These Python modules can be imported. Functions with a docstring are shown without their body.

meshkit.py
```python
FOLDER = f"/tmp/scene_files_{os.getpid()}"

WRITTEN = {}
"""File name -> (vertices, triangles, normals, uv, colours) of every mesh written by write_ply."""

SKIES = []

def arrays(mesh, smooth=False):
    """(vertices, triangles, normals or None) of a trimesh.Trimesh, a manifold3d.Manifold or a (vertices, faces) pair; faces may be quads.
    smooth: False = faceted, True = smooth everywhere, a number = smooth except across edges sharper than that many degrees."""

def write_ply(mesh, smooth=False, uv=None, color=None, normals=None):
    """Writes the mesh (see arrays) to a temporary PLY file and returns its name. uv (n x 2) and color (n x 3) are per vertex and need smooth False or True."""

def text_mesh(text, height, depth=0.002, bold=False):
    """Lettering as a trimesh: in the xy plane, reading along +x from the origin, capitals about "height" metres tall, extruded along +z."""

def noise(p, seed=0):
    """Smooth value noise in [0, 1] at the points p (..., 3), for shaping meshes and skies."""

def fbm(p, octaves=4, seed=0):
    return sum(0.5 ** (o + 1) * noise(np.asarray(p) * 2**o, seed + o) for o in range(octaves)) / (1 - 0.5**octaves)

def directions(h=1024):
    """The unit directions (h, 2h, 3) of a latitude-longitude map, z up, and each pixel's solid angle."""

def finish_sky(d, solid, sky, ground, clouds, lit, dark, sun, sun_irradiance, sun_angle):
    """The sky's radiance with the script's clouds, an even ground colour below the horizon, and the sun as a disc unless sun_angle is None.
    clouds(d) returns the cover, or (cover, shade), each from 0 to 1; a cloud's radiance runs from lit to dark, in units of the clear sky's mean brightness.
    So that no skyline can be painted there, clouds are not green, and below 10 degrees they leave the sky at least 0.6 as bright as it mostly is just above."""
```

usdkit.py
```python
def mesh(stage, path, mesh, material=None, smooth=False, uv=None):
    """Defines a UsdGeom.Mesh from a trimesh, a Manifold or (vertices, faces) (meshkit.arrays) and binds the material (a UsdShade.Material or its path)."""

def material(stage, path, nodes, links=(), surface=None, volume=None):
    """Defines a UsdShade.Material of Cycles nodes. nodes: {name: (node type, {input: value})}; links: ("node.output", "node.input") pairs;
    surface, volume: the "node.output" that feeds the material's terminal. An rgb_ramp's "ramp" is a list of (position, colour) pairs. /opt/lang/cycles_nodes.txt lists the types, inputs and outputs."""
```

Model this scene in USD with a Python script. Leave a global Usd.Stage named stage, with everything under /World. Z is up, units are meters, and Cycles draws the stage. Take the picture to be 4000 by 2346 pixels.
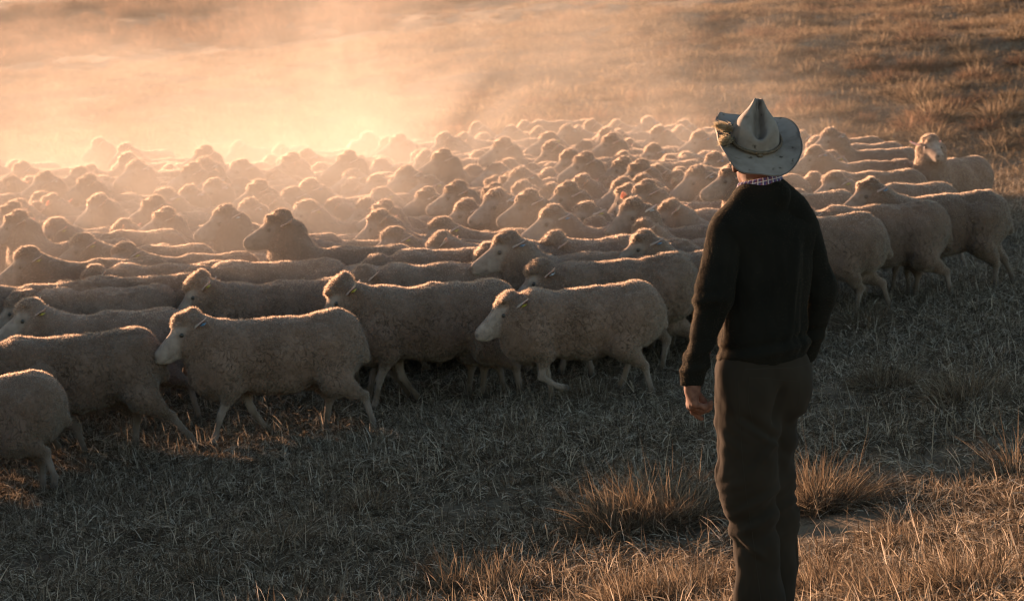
import math, random
import numpy as np
import trimesh
import usdkit, meshkit
from pxr import Usd, UsdGeom, UsdLux, UsdShade, Gf, Sdf, Vt

stage = Usd.Stage.CreateInMemory()
UsdGeom.SetStageUpAxis(stage, UsdGeom.Tokens.z)
UsdGeom.SetStageMetersPerUnit(stage, 1.0)
UsdGeom.Xform.Define(stage, '/World')
UsdGeom.Scope.Define(stage, '/World/Looks')
T = Sdf.ValueTypeNames

# ------------------------------------------------------------------ camera, sky, sun, exposure
CAM_Z = 1.72
FPX = 9444.0                      # focal length in pixels of the 4000 px wide photograph (85 mm on 36 mm)
PITCH = math.atan((1173 - 520) / FPX)
cam = UsdGeom.Camera.Define(stage, '/World/camera')
cam.CreateFocalLengthAttr(85.0)
cam.CreateHorizontalApertureAttr(36.0)
cam.CreateFStopAttr(7.0)
cam.CreateFocusDistanceAttr(9.6)
cam.CreateExposureAttr(2.25)
cam.AddTranslateOp().Set(Gf.Vec3d(0, 0, CAM_Z))
cam.AddRotateXOp().Set(90.0 - math.degrees(PITCH))

SUN_EL, SUN_AZ = math.radians(6.2), math.radians(-37.0)      # azimuth measured from the view axis (+y), negative = left
sun_dir = np.array([math.cos(SUN_EL) * math.sin(SUN_AZ), math.cos(SUN_EL) * math.cos(SUN_AZ), math.sin(SUN_EL)])
sun = UsdLux.DistantLight.Define(stage, '/World/sun')
sun.CreateIntensityAttr(1.25)
sun.CreateAngleAttr(0.5)
sun.CreateNormalizeAttr(True)
sun.CreateColorAttr(Gf.Vec3f(1.0, 0.59, 0.36))
zax = Gf.Vec3d(*map(float, sun_dir))
sun.AddTransformOp().Set(Gf.Matrix4d(Gf.Rotation(Gf.Vec3d(0, 0, 1), zax), Gf.Vec3d(0, 0, 0)))

dome = UsdLux.DomeLight.Define(stage, '/World/sky')
sky_mat = usdkit.material(stage, '/World/Looks/sky', {
    'sky': ('sky_texture', {'sky_type': 'single_scattering', 'sun_disc': False, 'sun_elevation': SUN_EL, 'sun_rotation': SUN_AZ,
                            'altitude': 600.0, 'air_density': 1.0, 'aerosol_density': 1.0, 'ozone_density': 1.0}),
    'bg': ('background_shader', {'strength': 0.052})}, [('sky.color', 'bg.color')], surface='bg.background')
UsdShade.MaterialBindingAPI.Apply(dome.GetPrim()).Bind(sky_mat)
dome.GetPrim().SetCustomDataByKey('kind', 'structure')

# ------------------------------------------------------------------ helpers
def sm(x, a, b):
    t = np.clip((np.asarray(x, float) - a) / (b - a), 0, 1)
    return t * t * (3 - 2 * t)

def tag(prim, label=None, category=None, group=None, kind=None):
    for k, v in (('label', label), ('category', category), ('group', group), ('kind', kind)):
        if v:
            prim.SetCustomDataByKey(k, v)

used = {}
def numbered(path):
    n = used.get(path, 0)
    used[path] = n + 1
    return path if n == 0 else f'{path}_{n:03d}'

def obj(name, mesh, mat, parent='/World', smooth=True, prim=None):
    """One Mesh prim; prim: {name: (kind, array)} vertex primvars."""
    path = numbered(f'{parent}/{name}')
    m = usdkit.mesh(stage, path, mesh, mat, smooth=smooth)
    for k, (kind, a) in (prim or {}).items():
        pv = UsdGeom.PrimvarsAPI(m).CreatePrimvar(k, T.Color3fArray if kind == 'c' else T.FloatArray, 'vertex')
        pv.Set(Vt.Vec3fArray.FromNumpy(np.asarray(a, np.float32)) if kind == 'c' else Vt.FloatArray.FromNumpy(np.asarray(a, np.float32)))
    return m.GetPrim()

def xf(path, loc, rotz=0.0, scale=1.0, tilt=None):
    x = UsdGeom.Xform.Define(stage, path)
    x.AddTranslateOp().Set(Gf.Vec3d(*map(float, loc)))
    if rotz:
        x.AddRotateZOp().Set(float(rotz))
    if tilt:
        x.AddRotateYOp().Set(float(tilt))
    if scale != 1.0:
        x.AddScaleOp().Set(Gf.Vec3f(scale, scale, scale))
    return x.GetPrim()

def copy_of(proto, name, loc, rotz=0.0, scale=1.0, tilt=None):
    p = xf(numbered(f'/World/{name}'), loc, rotz, scale, tilt)
    p.GetReferences().AddInternalReference(proto)
    p.SetInstanceable(True)
    return p

def cat(meshes):
    vs, fs, n = [], [], 0
    for v, f in meshes:
        vs.append(v); fs.append(np.asarray(f) + n); n += len(v)
    return np.vstack(vs), np.vstack(fs)

# ---- ground height: fitted to the photograph's scale (a shallow bowl that climbs into a hillside)
_D = np.array([-60, 0, 5, 7.87, 11, 15.5, 18, 21, 25, 33, 47, 75, 110, 150, 220, 330, 600, 1200.])
_Z = np.array([3.0, 1.78, 1.75, 1.72, 1.80, 1.82, 1.62, 1.50, 1.16, .74, -.35, -2.5, -5.8, -10.2, -17.5, -29, -46, -70])
_C = np.array([-.03, -.03, -.04, -.05, -.10, -.12, -.08, -.045, -.035, -.025, -.01, 0, 0, 0, 0, 0, 0, 0])
from scipy.interpolate import PchipInterpolator
_fz, _fc = PchipInterpolator(_D, _Z), PchipInterpolator(_D, _C)
_base = lambda x, y: _fz(y) + _fc(y) * 6.5 * np.tanh(x / 6.5)
# depths below the camera measured at the hooves of the nearest sheep (x, y, depth); smooth corrections to the fit
_K = np.array([(-2.85, 14.3, 2.18), (-2.76, 15.4, 2.07), (-1.47, 15.36, 1.92), (-.5, 16.0, 1.81), (.45, 15.36, 1.69), (.72, 16.4, 1.69), (-2.9, 16.4, 1.93), (2.6, 18.2, 1.29),
               (3.2, 18.4, 1.22), (4.5, 24.2, .96), (-2.5, 12.5, 2.16), (-2, 9.5, 2.15), (-.3, 9.3, 2.03), (-1.6, 7.8, 2.14), (-.2, 7.6, 1.98), (0, 12, 1.94), (1.5, 11, 1.78), (.82, 7.87, 1.72), (2.6, 12, 1.62)])
_kern = lambda a, b: np.exp(-((a[..., None, :] - b) ** 2).sum(-1) / (2 * 2.6 ** 2))
_w = np.linalg.solve(_kern(_K[:, :2], _K[:, :2]) + .03 * np.eye(len(_K)), _K[:, 2] - _base(_K[:, 0], _K[:, 1]))
def ground(x, y):
    x, y = np.asarray(x, float), np.asarray(y, float)
    dlt = _base(x, y)
    shape = dlt.shape
    xy = np.stack([x.ravel(), y.ravel()], -1)
    close = (xy[:, 1] > 5) & (xy[:, 1] < 33) & (np.abs(xy[:, 0]) < 14)
    add = np.zeros(len(xy))
    if close.any():
        add[close] = _kern(xy[close], _K[:, :2]) @ _w
    dlt = dlt + add.reshape(shape) + _fix * np.exp(-((x - .82) ** 2 + (y - 7.87) ** 2) / 1.2) - .09 * np.clip(x, -60, 60) * sm(y, 32, 60)
    p = np.stack([x, y, np.zeros_like(x)], -1)
    far = sm(y, 34, 70)
    n = (meshkit.fbm(p * .55, 3, 3) - .5) * (.05 + .46 * far) + (meshkit.fbm(p * 2.6, 3, 9) - .5) * (.05 + .05 * far)
    n = n * (1 - .6 * np.exp(-((x - .82) ** 2 + (y - 7.87) ** 2) / .5)) + far * (meshkit.fbm(p * .06, 3, 5) - .5) * 1.6
    return CAM_Z - dlt + n

_fix = 0.0
_fix = float(ground(.82, 7.87))                  # he stands 1.72 m below the lens
_F = np.array([0, math.cos(PITCH), -math.sin(PITCH)]); _U = np.array([0, math.sin(PITCH), math.cos(PITCH)])
def ray(px, py):
    d = _F * FPX + np.array([1.0, 0, 0]) * (px - 2000) - _U * (py - 1173)
    return d / d[1]
def place(px, py, h, ymax=140.0):
    """The point at height h above the ground that the photograph's pixel (px, py) shows."""
    d = ray(px, py)
    ys = np.arange(7.0, ymax, .04)
    z = CAM_Z + d[2] * ys - ground(d[0] * ys, ys) - h
    i = int(np.argmax(z <= 0)) if (z <= 0).any() else len(ys) - 1
    y = ys[i]
    return np.array([d[0] * y, y, CAM_Z + d[2] * y])

# ---- signed distance fields turned into one continuous mesh
def RC(a, b, ra, rb, k=.04, tag='wool', s=(1, 1, 1)):
    return ('rc', np.array(a, float), np.array(b, float), ra, rb, k, tag, np.array(s, float))
def EL(c, r, R=None, k=.04, tag='wool'):
    return ('el', np.array(c, float), np.array(r, float), np.eye(3) if R is None else np.array(R, float), None, k, tag, None)
def sdf(p, P):
    if p[0] == 'rc':
        s = p[7]
        a, b, Q = p[1] / s, p[2] / s, P / s
        ba = b - a
        t = np.clip(((Q - a) @ ba) / max(ba @ ba, 1e-12), 0, 1)
        return (np.linalg.norm(Q - a - t[..., None] * ba, axis=-1) - (p[3] + (p[4] - p[3]) * t)) * s.min()
    q = (P - p[1]) @ p[3].T
    k0, k1 = np.linalg.norm(q / p[2], axis=-1), np.linalg.norm(q / p[2] ** 2, axis=-1)
    return k0 * (k0 - 1) / np.maximum(k1, 1e-9)
def box_of(p):
    if p[0] == 'rc':
        r = max(p[3], p[4]) * p[7]
        return np.minimum(p[1], p[2]) - r, np.maximum(p[1], p[2]) + r
    r = np.abs(p[3].T) @ p[2]
    return p[1] - r, p[1] + r
def smin(a, b, k):
    h = np.maximum(k - np.abs(a - b), 0) / k
    return np.minimum(a, b) - h * h * k * .25
def blend(prims, P):
    d = np.full(len(P), 1.0)
    for p in prims:
        d = smin(d, sdf(p, P), p[5])
    return d
def solid(prims, h, cut=()):
    """Smooth union of the prims meshed with surface nets: (vertices, triangles). cut: ('keep-below', axis, value) planes or prims to subtract."""
    bs = [box_of(p) for p in prims]
    lo, hi = np.min([b[0] for b in bs], 0) - 3 * h, np.max([b[1] for b in bs], 0) + 3 * h
    n = np.ceil((hi - lo) / h).astype(int) + 1
    ax = [lo[i] + h * np.arange(n[i]) for i in range(3)]
    F = np.full(n, 1.0)
    for p, b in zip(prims, bs):
        m = p[5] + 2 * h
        i0 = np.clip(np.floor((b[0] - m - lo) / h).astype(int), 0, n - 1); i1 = np.clip(np.ceil((b[1] + m - lo) / h).astype(int) + 1, 1, n)
        sl = tuple(slice(a, c) for a, c in zip(i0, i1))
        P = np.stack(np.meshgrid(*[ax[i][sl[i]] for i in range(3)], indexing='ij'), -1)
        F[sl] = smin(F[sl], sdf(p, P), p[5])
    for c in cut:
        if c[0] == 'plane':
            P = np.stack(np.meshgrid(*ax, indexing='ij'), -1)
            F = np.maximum(F, (P - c[1]) @ c[2])
        else:
            P = np.stack(np.meshgrid(*ax, indexing='ij'), -1)
            F = np.maximum(F, -sdf(c, P))
    F = np.clip(F, -1, 1)
    c = [F[i:n[0] - 1 + i, j:n[1] - 1 + j, k:n[2] - 1 + k] for i in (0, 1) for j in (0, 1) for k in (0, 1)]
    neg = sum((x < 0).astype(np.int8) for x in c)
    cells = np.argwhere((neg > 0) & (neg < 8))
    C = np.array([[i, j, k] for i in (0, 1) for j in (0, 1) for k in (0, 1)])
    val = np.stack([x[tuple(cells.T)] for x in c], 1)
    acc, cnt = np.zeros((len(cells), 3)), np.zeros(len(cells))
    for a in range(8):
        for b in range(a + 1, 8):
            if np.abs(C[a] - C[b]).sum() == 1:
                va, vb = val[:, a], val[:, b]
                on = (va < 0) != (vb < 0)
                t = np.where(on, va / np.where(on, va - vb, 1), 0)
                acc += np.where(on[:, None], C[a] + t[:, None] * (C[b] - C[a]), 0); cnt += on
    V = lo + h * (cells + acc / cnt[:, None])
    ids = np.full(n - 1, -1); ids[tuple(cells.T)] = np.arange(len(cells))
    faces = []
    for axn in range(3):
        sl0, sl1 = [slice(None)] * 3, [slice(None)] * 3
        sl0[axn], sl1[axn] = slice(0, -1), slice(1, None)
        a, b = F[tuple(sl0)] < 0, F[tuple(sl1)] < 0
        e = np.argwhere(a != b)
        u, v = (axn + 1) % 3, (axn + 2) % 3
        ok = (e[:, u] > 0) & (e[:, v] > 0) & (e[:, u] < n[u] - 1) & (e[:, v] < n[v] - 1)
        e = e[ok]
        inside = a[tuple(e.T)]
        def at(du, dv):
            q = e.copy(); q[:, u] -= du; q[:, v] -= dv
            return ids[tuple(q.T)]
        q = np.stack([at(1, 1), at(0, 1), at(0, 0), at(1, 0)], 1)
        q = np.where(inside[:, None], q, q[:, ::-1])
        faces.append(np.vstack([q[:, [0, 1, 2]], q[:, [0, 2, 3]]]))
    return V, np.vstack(faces)
def normals(v, f):
    n = np.zeros_like(v)
    fn = np.cross(v[f[:, 1]] - v[f[:, 0]], v[f[:, 2]] - v[f[:, 0]])
    for k in range(3):
        np.add.at(n, f[:, k], fn)
    return n / np.maximum(np.linalg.norm(n, axis=1, keepdims=True), 1e-12)
def relax(v, f, it=2, lam=.5):
    """Laplacian smoothing with uniform weights, followed by the opposite step (Taubin)."""
    e = np.vstack([f[:, [0, 1]], f[:, [1, 2]], f[:, [2, 0]]])
    from scipy.sparse import coo_matrix
    A = coo_matrix((np.ones(len(e) * 2), (np.r_[e[:, 0], e[:, 1]], np.r_[e[:, 1], e[:, 0]])), shape=(len(v),) * 2).tocsr()
    A.data[:] = 1
    d = np.asarray(A.sum(1)).ravel()[:, None]
    for _ in range(it):
        v = v + lam * (A @ v / d - v)
        v = v - (lam + .03) * (A @ v / d - v)
    return v
def fuzz(v, f, count, length, width, rng, weight=None, droop=.25, jitter=.55):
    """Loose fibres on a surface: one thin triangle each."""
    n = normals(v, f)
    a = np.linalg.norm(np.cross(v[f[:, 1]] - v[f[:, 0]], v[f[:, 2]] - v[f[:, 0]]), axis=1)
    if weight is not None:
        a = a * weight[f].mean(1)
    i = rng.choice(len(f), count, p=a / a.sum())
    w = rng.dirichlet([1, 1, 1], count)[..., None]
    p, nn = (v[f[i]] * w).sum(1), (n[f[i]] * w).sum(1)
    d = nn + rng.normal(0, jitter, (count, 3)) * .6 + np.array([0, 0, -droop])
    d /= np.linalg.norm(d, axis=1, keepdims=True)
    s = np.cross(d, rng.normal(size=(count, 3))); s /= np.linalg.norm(s, axis=1, keepdims=True)
    L = length * rng.uniform(.55, 1.25, (count, 1))
    if weight is not None:
        L = L * np.clip((weight[f[i]] * w[..., 0]).sum(1), .5, 2)[:, None]
    W = width * rng.uniform(.7, 1.3, (count, 1))
    V = np.stack([p - s * W / 2 - nn * .003, p + s * W / 2 - nn * .003, p + d * L], 1).reshape(-1, 3)
    return V, np.arange(count * 3).reshape(-1, 3)
def tone(v, m, seed=1):
    """One random number per blade or fibre (m vertices each), as a primvar for obj()."""
    return {'rnd': ('f', np.repeat(np.random.default_rng(seed).uniform(0, 1, len(v) // m), m))}
def rot(axis, deg):
    return trimesh.transformations.rotation_matrix(math.radians(deg), axis)[:3, :3]
# ------------------------------------------------------------------ materials
L = '/World/Looks/'
def mat(name, nodes, links, surface='p.BSDF', volume=None):
    return usdkit.material(stage, L + name, nodes, links, surface=surface, volume=volume)

M = {}
# wool: dirty cream fleece with darker fissures that run down the flank
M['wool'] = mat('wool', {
    'tc': ('texture_coordinate', {}), 'oi': ('object_info', {}), 'at': ('attribute', {'attribute': 'region'}),
    'sep': ('separate_color', {}),
    'mp': ('mapping', {'scale': (1.0, 1.0, .20)}), 'mp2': ('mapping', {'scale': (1.0, 1.0, .55)}),
    'warp': ('noise_texture', {'scale': 9.0, 'detail': 3.0}),
    'wadd': ('mix_vector', {'fac': (.2)}),
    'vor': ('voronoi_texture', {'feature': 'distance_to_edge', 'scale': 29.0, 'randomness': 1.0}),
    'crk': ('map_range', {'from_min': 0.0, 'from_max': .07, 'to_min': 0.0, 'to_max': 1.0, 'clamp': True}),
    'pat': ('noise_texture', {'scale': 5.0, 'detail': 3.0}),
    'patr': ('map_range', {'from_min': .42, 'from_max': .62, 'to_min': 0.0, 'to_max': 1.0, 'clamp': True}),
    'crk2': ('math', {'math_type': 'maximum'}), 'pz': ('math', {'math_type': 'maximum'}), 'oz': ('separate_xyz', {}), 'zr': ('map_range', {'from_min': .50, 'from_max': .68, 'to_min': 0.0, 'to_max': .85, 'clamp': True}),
    'fine': ('noise_texture', {'scale': 70.0, 'detail': 5.0, 'roughness': .65}),
    'big': ('noise_texture', {'scale': 3.2, 'detail': 4.0}),
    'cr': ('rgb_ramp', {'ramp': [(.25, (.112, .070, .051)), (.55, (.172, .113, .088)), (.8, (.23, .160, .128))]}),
    'fr': ('rgb_ramp', {'ramp': [(.3, (.175, .13, .11)), (.7, (.26, .205, .176))]}),
    'facer': ('noise_texture', {'scale': 22.0, 'detail': 3.0}),
    'dk': ('mix_color', {'blend_type': 'multiply', 'fac': 1.0}),
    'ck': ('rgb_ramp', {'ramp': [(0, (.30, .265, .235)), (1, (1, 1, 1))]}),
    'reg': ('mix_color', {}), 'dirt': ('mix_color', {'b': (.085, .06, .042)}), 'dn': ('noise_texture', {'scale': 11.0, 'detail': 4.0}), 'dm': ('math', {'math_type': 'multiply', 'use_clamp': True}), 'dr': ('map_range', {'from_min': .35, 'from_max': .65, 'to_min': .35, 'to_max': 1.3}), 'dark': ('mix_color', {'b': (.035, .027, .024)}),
    'tone': ('map_range', {'from_min': 0, 'from_max': 1, 'to_min': .72, 'to_max': 1.12}), 'hs': ('hsv', {}),
    'hm': ('math', {'math_type': 'multiply', 'value2': .35}), 'hmx': ('math', {'math_type': 'add'}),
    'bp': ('bump', {'strength': .7, 'distance': .010}),
    'p': ('principled_bsdf', {'roughness': 1.0, 'specular_ior_level': .08, 'sheen_weight': .35, 'sheen_roughness': .4, 'sheen_tint': (1, .93, .84)})},
    [('tc.object', 'mp.vector'), ('tc.object', 'mp2.vector'), ('tc.object', 'warp.vector'), ('mp.vector', 'wadd.a'), ('warp.color', 'wadd.b'), ('wadd.result', 'vor.vector'),
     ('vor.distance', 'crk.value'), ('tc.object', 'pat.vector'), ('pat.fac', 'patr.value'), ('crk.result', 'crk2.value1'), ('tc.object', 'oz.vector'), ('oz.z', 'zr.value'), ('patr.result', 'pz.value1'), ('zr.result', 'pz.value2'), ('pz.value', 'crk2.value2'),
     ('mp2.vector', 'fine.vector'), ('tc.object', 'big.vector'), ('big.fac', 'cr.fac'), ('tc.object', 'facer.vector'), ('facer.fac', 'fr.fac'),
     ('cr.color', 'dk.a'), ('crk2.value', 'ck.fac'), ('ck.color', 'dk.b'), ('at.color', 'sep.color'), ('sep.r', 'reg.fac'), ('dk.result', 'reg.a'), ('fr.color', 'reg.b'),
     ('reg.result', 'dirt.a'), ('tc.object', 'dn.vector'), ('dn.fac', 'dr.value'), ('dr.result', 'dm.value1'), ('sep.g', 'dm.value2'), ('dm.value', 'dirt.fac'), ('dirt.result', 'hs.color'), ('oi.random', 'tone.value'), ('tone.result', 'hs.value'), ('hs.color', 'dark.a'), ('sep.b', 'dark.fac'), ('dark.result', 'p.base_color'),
     ('fine.fac', 'hm.value1'), ('hm.value', 'hmx.value1'), ('crk2.value', 'hmx.value2'), ('hmx.value', 'bp.height'), ('bp.normal', 'p.normal')])

def fibre(name, ramp, transl=.5, tint=None):
    return mat(name, {
        'g': ('attribute', {'attribute': 'rnd'}), 'oi': ('object_info', {}), 'r': ('rgb_ramp', {'ramp': ramp}),
        'd': ('diffuse_bsdf', {}), 't': ('translucent_bsdf', {}), 'm': ('mix_closure', {'fac': transl}),
        'tone': ('map_range', {'from_min': 0, 'from_max': 1, 'to_min': .82, 'to_max': 1.12}), 'hs': ('hsv', {})},
        [('g.fac', 'r.fac'), ('r.color', 'hs.color'), ('oi.random', 'tone.value'), ('tone.result', 'hs.value'),
         ('hs.color', 'd.color'), ('hs.color', 't.color'), ('d.BSDF', 'm.closure1'), ('t.BSDF', 'm.closure2')], surface='m.closure')
M['fleece'] = fibre('fleece', [(0, (.31, .23, .172)), (.5, (.50, .395, .31)), (1, (.80, .68, .56))], .965)
M['straw'] = fibre('straw', [(0, (.06, .043, .029)), (.45, (.165, .122, .083)), (.8, (.41, .33, .235)), (1, (.72, .615, .48))], .35)
M['tussock'] = fibre('tussock', [(0, (.075, .054, .036)), (.5, (.19, .138, .092)), (.85, (.31, .236, .16)), (1, (.41, .335, .235))], .42)
M['brush'] = fibre('brush', [(0, (.09, .058, .042)), (.5, (.19, .118, .08)), (1, (.28, .185, .125))], .4)
M['knit_fuzz'] = fibre('knit_fuzz', [(0, (.04, .034, .025)), (1, (.20, .165, .12))], .96)
M['cloth_fuzz'] = fibre('cloth_fuzz', [(0, (.02, .016, .011)), (1, (.11, .088, .06))], .96)
M['fur'] = fibre('fur', [(0, (.26, .20, .12)), (.5, (.48, .39, .26)), (1, (.62, .54, .40))], .4)

def plain(name, color, rough=.6, spec=.4, **kw):
    return mat(name, {'p': ('principled_bsdf', {'base_color': color, 'roughness': rough, 'specular_ior_level': spec, **kw})}, [])
M['eye'] = plain('eye', (.012, .009, .007), .15, .6)
M['ear'] = plain('ear', (.46, .33, .28), .8, .2, subsurface_weight=.25, subsurface_scale=.01)
M['tag_yellow'] = plain('tag_yellow', (.36, .32, .05), .45)
M['tag_blue'] = plain('tag_blue', (.09, .22, .38), .45)
M['tag_white'] = plain('tag_white', (.32, .36, .42), .45)
M['leather'] = mat('leather', {
    'tc': ('texture_coordinate', {}), 'n': ('noise_texture', {'scale': 120.0, 'detail': 3.0}),
    'r': ('rgb_ramp', {'ramp': [(.3, (.032, .022, .014)), (.7, (.105, .07, .038))]}), 'p': ('principled_bsdf', {'roughness': .6})},
    [('tc.object', 'n.vector'), ('n.fac', 'r.fac'), ('r.color', 'p.base_color')])
M['boot'] = plain('boot', (.06, .035, .02), .5)

M['ground'] = mat('ground', {
    'g': ('geometry', {}), 'n': ('noise_texture', {'scale': 1.1, 'detail': 6.0, 'roughness': .6}), 'n2': ('noise_texture', {'scale': 17.0, 'detail': 6.0, 'roughness': .7}),
    'n3': ('noise_texture', {'scale': .12, 'detail': 4.0}),
    'mx': ('mix_float', {'fac': .45}), 'mx2': ('mix_float', {'fac': .30}),
    'r': ('rgb_ramp', {'ramp': [(.34, (.05, .037, .026)), (.46, (.105, .079, .055)), (.56, (.18, .14, .096)), (.68, (.26, .208, .14))]}),
    'bp': ('bump', {'strength': .8, 'distance': .03}), 'p': ('principled_bsdf', {'roughness': 1.0, 'specular_ior_level': .1})},
    [('g.position', 'n.vector'), ('g.position', 'n2.vector'), ('g.position', 'n3.vector'), ('n.fac', 'mx.a'), ('n2.fac', 'mx.b'), ('mx.result', 'mx2.a'), ('n3.fac', 'mx2.b'),
     ('mx2.result', 'r.fac'), ('r.color', 'p.base_color'), ('n2.fac', 'bp.height'), ('bp.normal', 'p.normal')])

# ------------------------------------------------------------------ the ground sheet
def ground_sheet():
    y = np.r_[np.linspace(-60, 4, 12), np.arange(4.5, 26, .16), np.arange(26, 60, .3), np.arange(60, 150, .8), np.arange(150, 260, 4), np.geomspace(262, 1200, 24)]
    a = np.r_[np.linspace(-1, -.30, 36)[:-1], np.linspace(-.30, .30, 220), np.linspace(.30, 1, 36)[1:]]
    half = np.interp(y, [-60, 5, 30, 150, 1200], [60, 18, 45, 170, 1300])
    X = a[None, :] * half[:, None] / np.interp(np.abs(a), [0, .3, 1], [1.0, 1.0, 1.0])[None, :]
    Y = np.repeat(y[:, None], len(a), 1)
    V = np.stack([X, Y, ground(X, Y)], -1).reshape(-1, 3)
    i, j = np.meshgrid(np.arange(len(y) - 1), np.arange(len(a) - 1), indexing='ij')
    q = np.stack([i * len(a) + j, i * len(a) + j + 1, (i + 1) * len(a) + j + 1, (i + 1) * len(a) + j], -1).reshape(-1, 4)
    return V, q
tag(obj('ground', ground_sheet(), M['ground']), kind='structure')
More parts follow.
